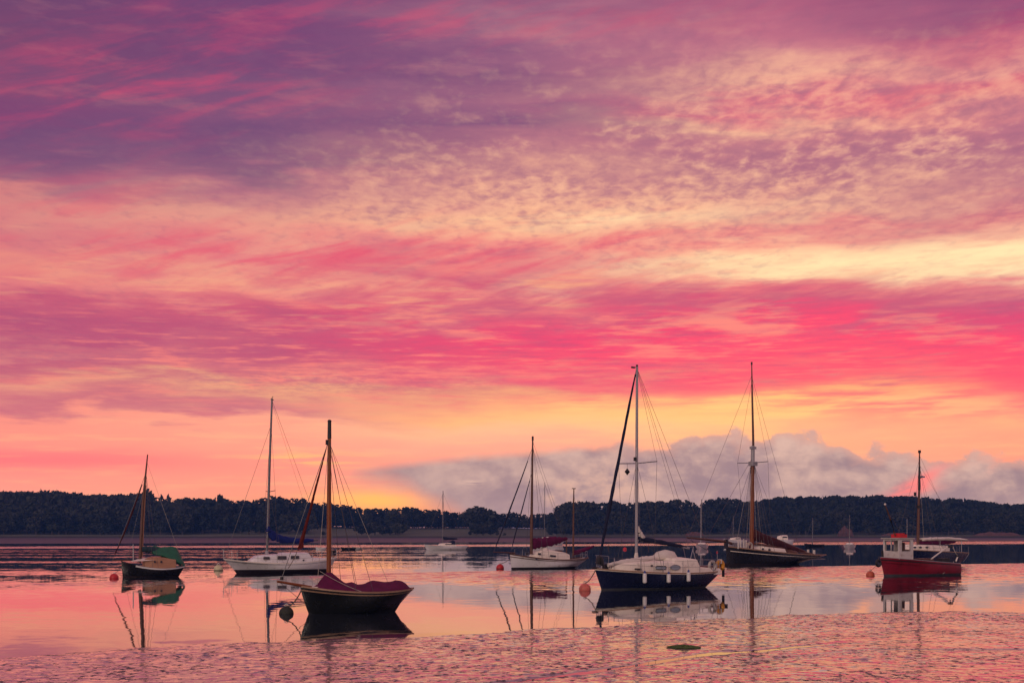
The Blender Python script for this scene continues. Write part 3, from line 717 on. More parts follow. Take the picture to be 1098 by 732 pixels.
    def rail_pt(s, x, sd, up=0.0, ins=.05):
        t = s.t_of(x); p = s.side(t, 0, sd); return (p[0], p[1] - sd * ins, p[2] + up)
    def shrouds(s, top, xs, r=.010):
        for x in xs:
            for sd in (1, -1): s.line('shroud', (top[0], sd * .06, top[2]), s.rail_pt(x, sd), r)
    def guard(s, x0, x1, n, h=.55, low=True):
        for sd in (1, -1):
            ps = [s.rail_pt(lerp(x0, x1, i / (n - 1)), sd) for i in range(n)]
            for p in ps: s.part('stanchion', MB().tube([p, (p[0], p[1], p[2] + h)], .014, 6), P['steel'])
            for k in ((1.0, .5) if low else (1.0,)):
                s.part('guard_wire', MB().tube([(p[0], p[1], p[2] + h * k) for p in ps], .006, 4), P['wire'])
    def pulpit(s, x0, x1, h=.6, name='pulpit', close=True):
        mb = MB(); a = s.rail_pt(x0, 1); b = s.rail_pt(x1, 1); c = s.rail_pt(x1, -1); d = s.rail_pt(x0, -1)
        up = lambda p, k=1.0: (p[0], p[1], p[2] + h * k)
        mid = ((b[0] + c[0]) / 2 + (.12 if x1 > x0 else -.1), 0, up(b)[2])
        for k in (1.0, .5): mb.tube([up(a, k), up(b, k), (mid[0], 0, b[2] + h * k), up(c, k), up(d, k)], .014, 6)
        for p in (a, b, c, d): mb.tube([p, up(p)], .014, 6)
        return s.part(name, mb, P['steel'])
    def cabin(s, name, prof, hw, m, base=.0, top_round=.10, parent=None, roofm=None):
        """prof: list of (x, ztop, half width); base drops to the deck"""
        secs = []
        for x, zt, w in prof:
            t = s.t_of(x); zb = s.sheer(t) - .12 + base; zt = max(zt, zb + .05); r = min(top_round, (zt - zb) * .5)
            secs.append([(x, w, zb), (x, w * .985, zt - r), (x, w * .95, zt - r * .3), (x, w * .86, zt), (x, w * .4, zt + .035), (x, 0, zt + .045), (x, -w * .4, zt + .035), (x, -w * .86, zt), (x, -w * .95, zt - r * .3), (x, -w * .985, zt - r), (x, -w, zb)])
        mb = MB(); mb.loft(secs); return s.part(name, mb, m, parent, 30)
    def window(s, poly_px, yl, m, name='window', frame=None, parent=None, both=True, th=.02):
        pts = [s.at(px, py, yl) for px, py in poly_px]; o = None
        for sd in ((1, -1) if both else (1,)):
            mb = MB(); mb.plate([(p[0], p[2]) for p in pts], (sd * (yl - .03), sd * (yl + th)))
            o = s.part(name, mb, m, parent, 0)
            if frame:
                fr = MB(); q = [(p[0], sd * (yl + th), p[2]) for p in pts]; fr.tube(q + [q[0]], .018, 5); s.part('frame', fr, frame, o)
        return o
    def oval(s, cx, cy, rx, ry, n=14): return [(cx + rx * cos(2 * pi * i / n), cy + ry * sin(2 * pi * i / n)) for i in range(n)]
    def furled(s, name, pts, r, m, seed=1, squash=.8, n=12, lump=.16, parent=None):
        # resample the path so the gathers in the cloth show
        out, rr = [], []; rnd = random.Random(seed)
        for i in range(len(pts) - 1):
            k = 7
            for j in range(k):
                f = j / k; out.append(tuple(lerp(pts[i][q], pts[i + 1][q], f) for q in range(3)))
                rr.append(lerp(r[i], r[i + 1], f) * (1 + .10 * rnd.uniform(-1, 1)))
        out.append(pts[-1]); rr.append(r[-1])
        return s.part(name, MB().tube(out, rr, n, squash, lump, seed), m, parent, 70)
    def drape(s, name, stations, m, label, cat, seed=3, skirt=.10, group=None, wob=.035, kk=13):
        """cloth cover: stations (x, ridge z, half width, edge z); a thing of its own lying on the boat"""
        rnd = random.Random(seed); secs = []; N = 34
        for i in range(N + 1):
            x = lerp(stations[0][0], stations[-1][0], i / N)
            st = sorted(stations); zr = interp(x, [(q[0], q[1]) for q in st]); hw = interp(x, [(q[0], q[2]) for q in st]); ze = interp(x, [(q[0], q[3]) for q in st])
            row = []
            for j in range(kk):
                u = -1 + 2 * j / (kk - 1); f = 1 - abs(u) ** 1.25
                zz = ze + (zr - ze) * f + wob * float(2.2 * fbm(np.array(x * 1.6 + seed), np.array(u * 1.8 + 20 + x * .5), 3)) * (.3 + f) * (1 - abs(u) ** 6)
                row.append((x, hw * u, zz))
            row = [(x, -hw * 1.01, ze - skirt)] + row + [(x, hw * 1.01, ze - skirt)]
            secs.append([s.world(p) for p in row])
        mb = MB(); mb.loft(secs, closed=False)
        base = s.world((stations[0][0], 0, 0))
        mb.v = [(p[0] - base[0], p[1] - base[1], p[2]) for p in mb.v]
        o = mb.build(name, m, None, 70); o.location = (base[0], base[1], 0)
        so = o.modifiers.new('thick', 'SOLIDIFY'); so.thickness = .012
        return tag(o, label, cat, group)

def buoy(px, ywl, rpx, m, label, band=None, sz=1.0, sink=.42, ring=True):
    X, Y = ground(px, ywl); r = rpx / F * Y
    o = tag(empty('mooring_buoy', (X, Y, 0)), label, 'buoy')
    zc = r * sz * (1 - 2 * sink)
    b = MB().ball((0, 0, zc), r, 20, 14, sz).build('float', m, o)
    if band: MB().tube([(0, 0, zc - r * .9), (0, 0, zc - r * .22), (0, 0, zc - r * .15)], [r * .55, r * 1.005, r * 1.005], 20).build('weed_band', band, o)
    if ring: MB().torus((0, 0, zc + r * sz + r * .12), r * .2, r * .06, (0, 1, 0), 14, 6).build('ring', P['steel'], o)
    return o, (X, Y, zc + r * sz)
def mooring(b, bowpt, buoytop, r=.018, sag=.25, m=None):
    """line from the bow fairlead to the buoy, part of the boat"""
    # buoy position in boat-local coordinates
    dx, dy = buoytop[0] - b.X0, buoytop[1] - b.Y0
    lx = -(dx * b.c + dy * b.s); ly = dx * b.s - dy * b.c
    b.line('mooring_line', bowpt, (lx, ly, buoytop[2]), r, m or P['rope'], sag)

# ================================================================== maroon covered gaff dinghy, nearest
A = Boat('gaff_dayboat', 'small dark wooden boat nearest the mud, varnished mast and bowsprit, under a maroon cover', 'sailing boat', 377, 656.5, 24)
A.hull((322, 628.5), (331, 656), (443.5, 630.5), (421, 655), (388, 635.5), 1.75, P['bottle'], P['deck'], P['cap'], stern_kind='canoe', bowpow=1.3, rail=(.07, .055), full=2.6)
A.strip('rubbing_strake', P['cap'], 1, qr=(.10, .15), off=.018); A.strip('rubbing_strake', P['cap'], -1, qr=(.10, .15), off=.018)
zt = A.at(352.5, 452)[2]
mst = A.spar('mast', [A.at(352.5, 632), A.at(352.6, 610), A.at(352.8, 540), A.at(353.2, 470), A.at(353.3, 453)], [.078, .076, .070, .058, .05], P['wood'])
A.spar('mast_band', [A.at(353.2, 470), A.at(353.3, 451)], [.066, .058], P['blk'], parent=mst); A.part('truck', MB().ball(A.at(353.3, 451.5), .07, 10, 6, .8), P['blk'], mst)
A.part('peak_block', MB().box(A.at(351, 474), (.10, .08, .16)), P['blk'], mst)
bs = A.spar('bowsprit', [A.at(334, 629.5), A.at(318, 626.5), A.at(297, 623)], [.055, .05, .036], P['wood'])
A.part('furling_drum', MB().tube([A.at(302, 621.5), A.at(302.3, 618)], .055, 10), P['blk'], bs)
A.line('forestay', A.at(302, 620), A.at(352.5, 472), .012)
A.furled('furled_jib', [A.at(319.5, 589), A.at(324, 578), A.at(333, 545), A.at(339, 521), A.at(345.5, 497), A.at(350, 480)], [.02, .062, .038, .034, .022, .014], P['rust'], 4)
A.part('jib_clew', MB().plate([(A.at(q[0], q[1])[0], A.at(q[0], q[1])[2]) for q in ((319, 590), (325.5, 586.5), (325, 572), (322.5, 577))], (-.02, .02)), P['rust'])
A.line('jib_sheet', A.at(319.5, 589), A.at(309, 609), .012, P['rope'], .04); A.line('bobstay', A.at(300, 624), A.at(328, 648), .008)
top = A.at(353, 474)
A.shrouds(top, [A.at(374, 630)[0], A.at(392, 630)[0]], .008); A.line('halyard', A.at(352, 478), A.at(340, 629), .008, P['palerope']); A.line('topping_lift', top, A.at(416, 624), .007, P['palerope']); A.line('halyard', A.at(353.6, 478), A.at(357, 628), .008, P['palerope'])
A.line('cover_lashing', A.at(343, 612, .1), A.at(388, 634, .86), .008, P['palerope'], .05)
A.part('foredeck_hatch', MB().box(A.at(336, 629.5), (.35, .4, .05)), P['cream']); A.part('mooring_cleat', MB().box(A.at(328, 628.5), (.18, .05, .07)), P['blk'])
e = lambda px, py=632.5: A.rail_pt(A.at(px, 630)[0], 1)
st = []
for px, pr in ((338, 629), (345, 619), (350, 613), (354, 612), (362, 618.5), (370, 623), (377, 622), (384, 625.5), (392, 625), (400, 622.5), (412, 623), (424, 621.5), (430, 622.5), (435, 626), (438, 630)):
    p = A.at(px, pr); t = A.t_of(p[0]); st.append((p[0], p[2], max(.05, A.half(t) * .93), A.sheer(t) + .05))
A.drape('boat_cover', st, P['maroon'], 'maroon canvas cover humped over the nearest small boat', 'boat cover', 5, .05)
_, bt = buoy(307, 657.5, 8.0, P['weedb'], 'dark weedy round buoy beside the bow of the maroon covered boat', sink=.5)
mooring(A, A.at(324.5, 629), bt, .022, .16)

# ================================================================== green tarpaulin boat
B = Boat('small_cutter', 'small dark boat with plywood coaming and leaning mast, half under a green tarpaulin', 'sailing boat', 163, 618, 27)
B.hull((130, 601), (131.5, 618), (198.5, 606), (191, 617), (168, 609), 1.95, P['black'], P['deck'], None, tf=.62, full=2.4, boot=(P['bootdark'], -.02, .06))
for sd in (1, -1): B.strip('sheer_strake', P['white'], sd, qr=(.02, .17), off=.014, t0=.0, t1=.80)
B.cabin('cabin', [(B.at(154, 600)[0], B.at(154, 599.5)[2], .34), (B.at(162, 599)[0], B.at(162, 597.5)[2], .52), (B.at(174, 599)[0], B.at(174, 597.5)[2], .62), (B.at(186, 599)[0], B.at(186, 599.5)[2], .62)], .6, P['ply'])
for q in (166, 173): B.window(B.oval(q, 602, 1.2, 1.2), .62, P['glass'], 'portlight')
B.part('foredeck_cover', MB().loft([[B.at(139, 601.5, .0), B.at(139, 601.5, .05)[:2] + (B.at(139, 601.5)[2],), B.at(139, 602)[:1] + (-.05, B.at(139, 601.5)[2])], [B.at(150, 598.5), (B.at(150, 600)[0], .5, B.at(150, 601)[2]), (B.at(150, 600)[0], -.5, B.at(150, 601)[2])], [B.at(163, 597), (B.at(163, 600)[0], .56, B.at(163, 600)[2]), (B.at(163, 600)[0], -.56, B.at(163, 600)[2])]]), P['cream'])
mB = B.spar('mast', [B.at(149.6, 603), B.at(150.5, 596), B.at(153.2, 540), B.at(155.5, 515), B.at(158.3, 487)], [.10, .098, .085, .06, .035], P['brown'])
B.spar('gaff', [B.at(152.2, 596), B.at(154.6, 545), B.at(156.2, 520)], [.05, .05, .035], P['ply'])
B.spar('bowsprit', [B.at(140, 600.5), B.at(120.5, 600.5)], [.04, .03], P['brown'])
B.line('forestay', B.at(121, 600), B.at(156, 508), .012); B.furled('furled_jib', [B.at(123, 594.5), B.at(133, 572), B.at(143, 546), B.at(152.5, 519)], [.025, .042, .045, .025], P['tan'], 8)
B.spar('bow_post', [B.at(143, 602), B.at(142.8, 583)], [.035, .03], P['steel']); B.line('inner_stay', B.at(136, 601), B.at(152.5, 530), .008)
B.shrouds(B.at(156.5, 508), [B.at(160, 603)[0], B.at(166, 603)[0]], .008); B.line('topping_lift', B.at(157.5, 495), B.at(194, 598), .008, P['palerope'])
B.furled('furled_mainsail', [B.at(152, 588.5), B.at(160, 588.5), B.at(172, 590), B.at(184, 593), B.at(194, 597)], [.17, .19, .17, .13, .06], P['teal'], 3)
st = []
for px, pr, hw, pe in ((163, 587, .16, 592), (167, 585.5, .28, 594), (172, 586, .40, 594.5), (178, 585.5, .50, 597), (184, 585, .56, 600), (189, 586.5, .56, 602), (193, 592.5, .52, 604), (196.5, 600, .48, 606.5)):
    p = B.at(px, pr); st.append((p[0], p[2], hw, B.at(px, pe, hw)[2]))
B.drape('tarpaulin', st, P['green'], 'crumpled green tarpaulin over the stern of the small dark boat on the left', 'tarpaulin', 9, .06, wob=.05)
_, bt = buoy(122.3, 620.0, 4.8, P['redp'], 'bright red round buoy just left of the green covered boat'); mooring(B, B.at(131, 605), bt, .014, .1)

# ================================================================== white sloop
C = Boat('white_sloop', 'long white sloop with dark blue sail cover and doghouse windows, behind the maroon covered boat', 'sailing yacht', 302, 613.8, 30)
C.hull((239.5, 599), (254, 613.5), (361, 597.5), (350, 613), (310, 603.5), 2.7, P['white'], P['deck'], P['cream'], tf=.45, stern_kind='transom', full=2.1, bowpow=.9, boot=(P['bootdark'], -.03, .24))
for sd in (1, -1): C.strip('cove_line', P['boot'], sd, qr=(.13, .16), off=.006)
cx = lambda px, py: (C.at(px, py)[0], C.at(px, py)[2])
C.cabin('cabin', [(*cx(267, 600.5), .3), (*cx(275, 595.8), .62), (*cx(288, 594.6), .82), (*cx(301, 594), .9), (*cx(303, 592.6), .9), (*cx(326, 592.4), .92), (*cx(329, 597), .92)], .9, P['white'])
C.cabin('cockpit_coaming', [(*cx(329, 597.3), .86), (*cx(344, 598.3), .8), (*cx(350, 600), .72)], .8, P['white'])
for (a, b, c_, d, yl) in ((282.5, 289, 596.8, 599.3, .80), (297.5, 307, 595.9, 599.2, .90), (312, 320.5, 595.6, 598.6, .93)):
    C.window([(a, c_ + .3), (a + .6, c_), (b - .6, c_), (b, c_ + .3), (b, d), (a, d)], yl, P['glass'], frame=P['alu'])
C.window(C.oval(325.5, 600.3, .9, .9), .95, P['glass'], 'vent', both=False)
mC = C.spar('mast', [C.at(286.2, 596), C.at(286.5, 586), C.at(289, 500), C.at(291.7, 427)], [.085, .085, .08, .055], P['alu'])
C.spar('mast_step', [C.at(286, 598), C.at(286.2, 590)], .11, P['whitespar'], parent=mC)
C.part('masthead_fitting', MB().tube([C.at(290.2, 428), C.at(293.5, 428.5)], .03, 6).tube([C.at(292, 428), C.at(292.2, 424.5)], .012, 5).tube([C.at(290.7, 426.5), C.at(293.6, 425)], .010, 5), P['blk'], mC)
for sd in (1, -1): C.spar('spreader', [C.at(288.5, 527), (C.at(288.5, 527)[0] - .1, sd * .85, C.at(288.5, 526)[2])], .022, P['alu'], parent=mC)
sp = C.at(288.5, 527)
for sd in (1, -1):
    C.line('shroud', C.at(290.8, 455), (sp[0] - .1, sd * .85, sp[2]), .008); C.line('shroud', (sp[0] - .1, sd * .85, sp[2]), C.rail_pt(sp[0] - .1, sd), .008); C.line('shroud', (sp[0], sd * .05, sp[2]), C.rail_pt(sp[0] - .5, sd), .008)
C.line('forestay', C.at(241, 598), C.at(290.8, 455), .012); C.line('backstay', C.at(291.6, 429), C.at(354, 597), .010); C.line('topping_lift', C.at(291.6, 432), C.at(339, 579), .006)
C.spar('boom', [C.at(287, 577), C.at(315, 580.5), C.at(341, 578.8)], .055, P['alu'])
C.furled('sail_cover', [C.at(287.2, 564), C.at(288.5, 570), C.at(293, 574.5), C.at(303, 578), C.at(320, 579.5), C.at(336, 579)], [.09, .22, .28, .22, .17, .09], P['blue'], 6)
C.pulpit(C.at(247, 597)[0], C.at(239, 597)[0] - .05); C.pulpit(C.at(350, 597)[0], C.at(360, 597)[0], name='pushpit'); C.guard(C.at(252, 598)[0], C.at(346, 598)[0], 6)
C.part('anchor', MB().tube([C.at(259, 598), C.at(262, 595.5), C.at(264, 598)], .03, 6), P['blk']); C.part('outboard_motor', MB().box(C.at(358, 592.5), (.3, .25, .35)), P['blk'])
C.part('winch', MB().tube([C.at(333, 597.5, .8), C.at(333, 595.5, .8)], .09, 10), P['steel']); C.spar('ensign_staff', [C.at(345, 598), C.at(345, 586)], .014, P['steel'])
_, bt = buoy(234.2, 611.5, 5.0, P['pale'], 'pale yellow round buoy with dark waterline at the bow of the white sloop', band=P['weedb'], sink=.36); mooring(C, C.at(241, 601), bt, .014, .08)

# ================================================================== white yawl
D = Boat('white_yawl', 'white two masted yawl with maroon furled sails, varnished main mast and dark rail', 'sailing yacht', 585, 609.3, 38)
D.hull((546.8, 594), (548.5, 609.5), (627.5, 597.5), (615.5, 608), (596, 600.5), 2.4, P['white'], P['deck'], P['brown'], tf=.30, stern_kind='counter', full=2.5, bowpow=1.2, boot=(P['bootdark'], -.03, .13), rail=(.06, .09))
for sd in (1, -1): D.strip('rubbing_band', P['brown'], sd, qr=(.12, .18), off=.016)
D.window(D.oval(575.3, 599, 1.0, 1.0), D.half(D.t_of(D.at(575, 599)[0])) * .985, P['glass'], 'portlight', both=False, th=.05)
dx = lambda px, py: (D.at(px, py)[0], D.at(px, py)[2])
D.cabin('cabin', [(*dx(571, 595), .4), (*dx(576, 590.5), .62), (*dx(588, 590), .72), (*dx(600, 592), .75), (*dx(604, 594), .75)], .7, P['cream'])
D.window([(577, 592.5), (580, 592.5), (580, 594.5), (577, 594.5)], .70, P['glass']); D.window([(590, 594.5), (596, 595), (596, 597), (590, 596.5)], .74, P['glass'])
D.part('sliding_hatch', MB().box((D.at(595, 591)[0], 0, D.at(595, 590.6)[2]), (.8, .7, .12)), P['brown'])
D.part('dinghy_cover', MB().ball((D.at(584, 588.8)[0], 0, D.at(584, 589.4)[2]), .34, 12, 8, .6), P['canvas'])
mD = D.spar('mast', [D.at(569.7, 594), D.at(569.9, 570), D.at(570.5, 520), D.at(571.2, 469)], [.115, .11, .085, .055], P['brown'])
D.part('masthead_fitting', MB().tube([D.at(571.2, 472), D.at(571.2, 467.5)], .075, 8), P['blk'], mD)
D.furled('furled_mainsail', [D.at(570.8, 583), D.at(574, 582.3), D.at(586, 581), D.at(598, 579), D.at(608, 577)], [.44, .40, .34, .26, .09], P['maroon'], 7, squash=.7)
D.spar('boom_crutch', [D.at(607.5, 596), D.at(607.3, 577)], .05, P['brown'])
mz = D.spar('mizzen_mast', [D.at(614.7, 596), D.at(614.8, 560), D.at(615.3, 524)], [.07, .065, .04], P['brown'])
D.part('mizzen_cap', MB().box(D.at(615.3, 523.5), (.3, .10, .06)), P['blk'], mz)
D.furled('furled_mizzen', [D.at(614.8, 592), D.at(618, 592), D.at(627, 589), D.at(637, 585)], [.17, .17, .15, .06], P['maroon'], 11)
D.spar('bowsprit', [D.at(552, 592.5), D.at(529, 591.5)], [.05, .035], P['brown'])
D.line('forestay', D.at(529.5, 591), D.at(570.8, 480), .014); D.furled('furled_jib', [D.at(531.5, 586), D.at(542, 559), D.at(552, 532), D.at(566, 494)], [.03, .06, .055, .03], P['dkblue'], 12)
D.line('staysail_stay', D.at(548, 590), D.at(570.5, 505), .014); D.furled('furled_staysail', [D.at(549, 586), D.at(557, 556), D.at(568, 515)], [.03, .055, .03], P['dkblue'], 13)
D.shrouds(D.at(571, 478), [D.at(573, 594)[0], D.at(579, 594)[0]], .009); D.line('topping_lift', D.at(571, 472), D.at(607, 577), .008); D.line('backstay', D.at(571, 480), D.at(611, 596, -.6), .008)
D.shrouds(D.at(615.2, 532), [D.at(617, 597)[0]], .007); D.spar('ensign_staff', [D.at(624, 597), D.at(623.2, 588)], .014, P['whitespar']); D.guard(D.at(556, 594)[0], D.at(618, 598)[0], 5, .5)
D.pulpit(D.at(622, 597)[0], D.at(626, 597)[0], .5, 'pushpit')
_, bt = buoy(536.2, 609.5, 4.2, P['redp'], 'red round buoy with dark underside off the bow of the white yawl', band=P['weedb'], sink=.38); mooring(D, D.at(546.6, 599), bt, .02, .05)

# ================================================================== navy yacht
E = Boat('navy_yacht', 'navy blue hulled yacht with cream cabin and three white fenders, moored before the dark cutter', 'sailing yacht', 702, 630.5, 37)
E.hull((637.8, 609.5), (645, 631.5), (772.5, 612.3), (755, 629), (712, 615.0), 2.5, P['navy'], P['deck'], P['cap'], tf=.50, stern_kind='transom', full=2.3, boot=(P['boot'], -.03, .07), rail=(.05, .06))
for sd in (1, -1): E.strip('sheer_stripe', P['cream'], sd, qr=(.02, .06), off=.010)
ex = lambda px, py: (E.at(px, py)[0], E.at(px, py)[2])
E.cabin('fore_cabin', [(*ex(651, 609.5), .18), (*ex(655, 605), .36), (*ex(664, 603.4), .58), (*ex(680, 602.2), .80), (*ex(709, 601.5), .92), (*ex(712, 604), .92)], .8, P['cream'], top_round=.14)
E.cabin('doghouse', [(*ex(707.5, 603), .93), (*ex(710.5, 598.6), .94), (*ex(724, 597.8), .95), (*ex(733.3, 599), .95), (*ex(736.5, 606.5), .93)], .95, P['cream'], top_round=.12)
E.cabin('cockpit_coaming', [(*ex(736, 607), .92), (*ex(748, 608.2), .86), (*ex(761, 608.5), .72)], .9, P['cream'], top_round=.06)
E.part('cockpit_well', MB().box((E.at(749, 608)[0], 0, E.at(749, 607.2)[2] + .0), (1.5, 1.0, .06)), P['brown'])
E.window([(681, 608.8), (687.5, 609.2), (687.5, 611), (681, 610.6)], .80, P['blk'], 'vent_slot'); E.window(E.oval(699, 606.3, 1.0, 1.0), .89, P['blk'], 'portlight')
E.window([(703, 607.3), (704, 606.5), (713.5, 606.7), (714, 607.4), (713.5, 610.2), (703.5, 610)], .93, P['paleglass'], frame=P['blk'])
E.window(E.oval(724, 608, 5.2, 2.7), .955, P['paleglass'], frame=P['steel'])
fh = E.part('folded_hatch_canvas', MB().tube([E.at(701, 597.5), E.at(706, 595.8), E.at(713, 595.2), E.at(721, 595.8), E.at(724.5, 598)], [.10, .22, .28, .24, .10], 12, lump=.1, seed=3), P['canvas'])
E.furled('rolled_sail', [E.at(652, 605.5, .3), E.at(668, 602.6, .3), E.at(684, 600.5, .3), E.at(700, 597.5, .25)], [.08, .12, .14, .10], P['canvas'], 15)
E.furled('rolled_canvas', [E.at(656, 606.5, -.2), E.at(674, 603, -.3), E.at(690, 601.5, -.3)], [.08, .13, .10], P['canvas'], 16)
for q in (655.5, 660): E.part('bow_hatch_strap', MB().tube([E.at(q, 609, .3), E.at(q + .3, 604, .2)], .012, 5), P['blk'])
mE = E.spar('mast', [E.at(682.3, 605), E.at(682.5, 560), E.at(682.8, 470), E.at(683.1, 393)], [.07, .07, .067, .055], P['whitespar'])
E.spar('mast_boot', [E.at(682.2, 604), E.at(682.2, 596), E.at(682.4, 592)], [.10, .10, .07], P['canvas'], parent=mE)
E.part('wind_vane', MB().tube([E.at(683, 393), E.at(683, 391)], .05, 8).tube([E.at(683, 393.5), E.at(678.5, 394.5)], .02, 6).box(E.at(678.8, 393.8), (.22, .03, .08)), P['blk'], mE)
E.part('steaming_light', MB().tube([E.at(681, 494), E.at(681, 490)], .075, 8), P['blk'], mE)
s0 = E.at(682.7, 496.5)
for sd in (1, -1):
    E.spar('spreader', [s0, (s0[0] - .05, sd * 1.32, s0[2] + .04)], .028, P['whitespar'], parent=mE); tip = (s0[0] - .05, sd * 1.32, s0[2] + .04)
    E.line('cap_shroud', E.at(683, 396), tip, .007); E.line('cap_shroud', tip, E.rail_pt(s0[0] - .1, sd), .007)
    for dxx in (.5, -.6): E.line('lower_shroud', (s0[0], sd * .05, s0[2] - .1), E.rail_pt(s0[0] + dxx, sd), .007)
tipS = (s0[0] - .05, -.55, s0[2])
E.line('forestay', E.at(641.5, 605), E.at(682.6, 394), .012)
E.furled('furled_genoa', [E.at(642.5, 600.5), E.at(645.3, 586), E.at(652, 551), E.at(664, 490), E.at(675, 433), E.at(681.3, 401)], [.05, .065, .085, .075, .06, .03], P['dkblue'], 17, lump=.08)
E.part('furling_drum', MB().tube([E.at(641.8, 604.5), E.at(642.3, 601.5)], .09, 10), P['blk'])
for yl in (.55, -.55): E.line('backstay', E.at(683.1, 395), (E.at(760, 610)[0], yl, E.at(760, 610)[2]), .008)
E.line('topping_lift', E.at(683.1, 397), E.at(738, 586), .006)
E.spar('boom', [E.at(684, 579), E.at(712, 582.5), E.at(739, 587.5)], .05, P['whitespar'])
E.furled('furled_mainsail', [E.at(684.5, 577.5), E.at(692, 578.5), E.at(710, 581.5), E.at(728, 584.8), E.at(736, 586.5)], [.12, .125, .10, .085, .05], P['dkblue'], 18)
E.furled('bundled_sail', [E.at(684.3, 564), E.at(685.5, 570), E.at(688, 575), E.at(692.5, 579)], [.04, .11, .15, .07], P['canvas'], 19)
g1, g2 = E.at(738, 586), E.at(745, 588)
E.part('boom_gallows', MB().tube([E.at(737.5, 610, .5), (g1[0], .35, g1[2]), (g1[0], -.35, g1[2]), E.at(737.5, 610, -.5)], .022, 6), P['steel'])
E.part('stern_frame', MB().tube([E.at(748.5, 610, .6), E.at(743, 589, .5), E.at(743, 589, -.5), E.at(748.5, 610, -.6)], .018, 6).tube([E.at(746, 600, .56), E.at(735, 602, .8)], .014, 6), P['steel'])
E.pulpit(E.at(648, 608)[0], E.at(640.5, 608)[0], .62); E.pulpit(E.at(758, 611)[0], E.at(770, 611)[0] + .2, .55, 'pushpit'); E.guard(E.at(652, 610)[0], E.at(752, 612)[0], 6, .58)
E.part('anchor_bag', MB().tube([E.at(641, 604, .2), E.at(642, 599, .2), E.at(642.6, 595.5, .15)], [.10, .13, .05], 9, lump=.15, seed=2), P['blk']); E.part('anchor_bag', MB().tube([E.at(645.6, 606, .3), E.at(645, 600, .3), E.at(644.6, 596.5, .3)], [.07, .11, .05], 9, lump=.15, seed=5), P['blk'])
E.part('windlass', MB().box(E.at(650, 607.2), (.28, .22, .2)), P['blk']); E.part('bow_roller', MB().box(E.at(638.2, 608.6), (.3, .12, .08)), P['blk'])
E.part('outboard_motor', MB().loft([[(E.at(776, 605)[0] + a, b, E.at(776, z)[2]) for a, b in ((-.16, -.12), (.16, -.12), (.16, .12), (-.16, .12))] for z in (608, 603.5)]).box(E.at(775.5, 612), (.10, .09, .55)), P['bootdark'])
E.spar('ensign_staff', [E.at(769.5, 606), E.at(769, 590)], .012, P['steel']); E.part('ensign', MB().box(E.at(769, 592), (.09, .02, .11)), P['redp'])
E.spar('tiller', [E.at(763, 608.5), E.at(752, 606.5)], .025, P['brown']); E.part('winch', MB().tube([E.at(747, 608, .86), E.at(747, 605.8, .86)], .07, 10), P['steel'])
def hanging(o_name, b, p, label, cat, group=None):
    w = b.world(p); return tag(empty(o_name, w, pi + b.a), label, cat, group)
for px, py0, py1, lab in ((691.3, 611.5, 625, 'white fender nearest the bow on the navy yacht, beside the mast'), (717.0, 612.5, 624.5, 'white fender under the doghouse of the navy yacht, middle of three'), (738.3, 610.5, 623.3, 'white fender with blue top nearest the stern of the navy yacht')):
    x = E.at(px, 615, 1.2)[0]; t = E.t_of(x); yl = E.half(t) + .10
    a, b_ = E.at(px, py0, yl), E.at(px, py1, yl); h = a[2] - b_[2]
    f = hanging('fender', E, b_, lab, 'fender', 'fenders on the navy yacht')
    MB().tube([(0, 0, 0), (0, 0, .04), (0, 0, h * .72), (0, 0, h * .80)], [.05, .095, .095, .05], 14).build('body', P['fender'], f)
    MB().tube([(0, 0, h * .78), (0, 0, h * .93), (0, 0, h)], [.055, .05, .02], 10).build('end_cap', P['fblue'], f)
    MB().tube([(0, 0, h), (0, -.06, h + .45)], .010, 5).build('lanyard', P['palerope'], f)
# day shape under the spreader, ring and horseshoe on the stern rail
p = E.at(672.6, 505.5, -.45); sg = hanging('day_shape', E, p, 'black diamond shaped signal hanging under the spreader of the navy yacht', 'day signal')
R = .17
for ax in ((R, 0, 0), (0, R, 0)): pass
MB().add([(0, 0, R), (R, 0, 0), (0, R, 0), (-R, 0, 0), (0, -R, 0), (0, 0, -R)], [(0, 1, 2), (0, 2, 3), (0, 3, 4), (0, 4, 1), (5, 2, 1), (5, 3, 2), (5, 4, 3), (5, 1, 4)]).build('diamond', P['blk'], sg, 0)
MB().tube([(0, 0, R), (0, .0, R + .22)], .008, 5).build('lanyard', P['rope'], sg)
p = E.at(772, 606, .45); hb = hanging('horseshoe_lifebuoy', E, p, 'yellow horseshoe lifebuoy on the stern rail of the navy yacht', 'lifebuoy')
MB().torus((0, 0, 0), .20, .095, (0, 1, 0), 22, 10, radians(-55), radians(235)).build('float', P['yellow'], hb); MB().box((.0, .0, .20), (.06, .21, .21)).build('strap', P['canvas'], hb)
p = E.at(763.8, 606.3, .75); rb = hanging('ring_lifebuoy', E, p, 'pale ring lifebuoy on the navy yacht stern rail, left of the yellow one', 'lifebuoy')
MB().torus((0, 0, 0), .20, .075, (0, 1, 0), 24, 10).build('float', P['grey'], rb)
for k in range(4): MB().torus((0.20 * cos(pi / 4 + k * pi / 2), 0, .20 * sin(pi / 4 + k * pi / 2)), .083, .012, (1, 0, 0), 12, 5).build('band', P['rust'], rb)
_, bt = buoy(627.2, 632.8, 6.4, P['coral'], 'coral orange round buoy just left of the navy yacht bow', sink=.40); mooring(E, E.at(638.2, 611.5), bt, .024, .10)

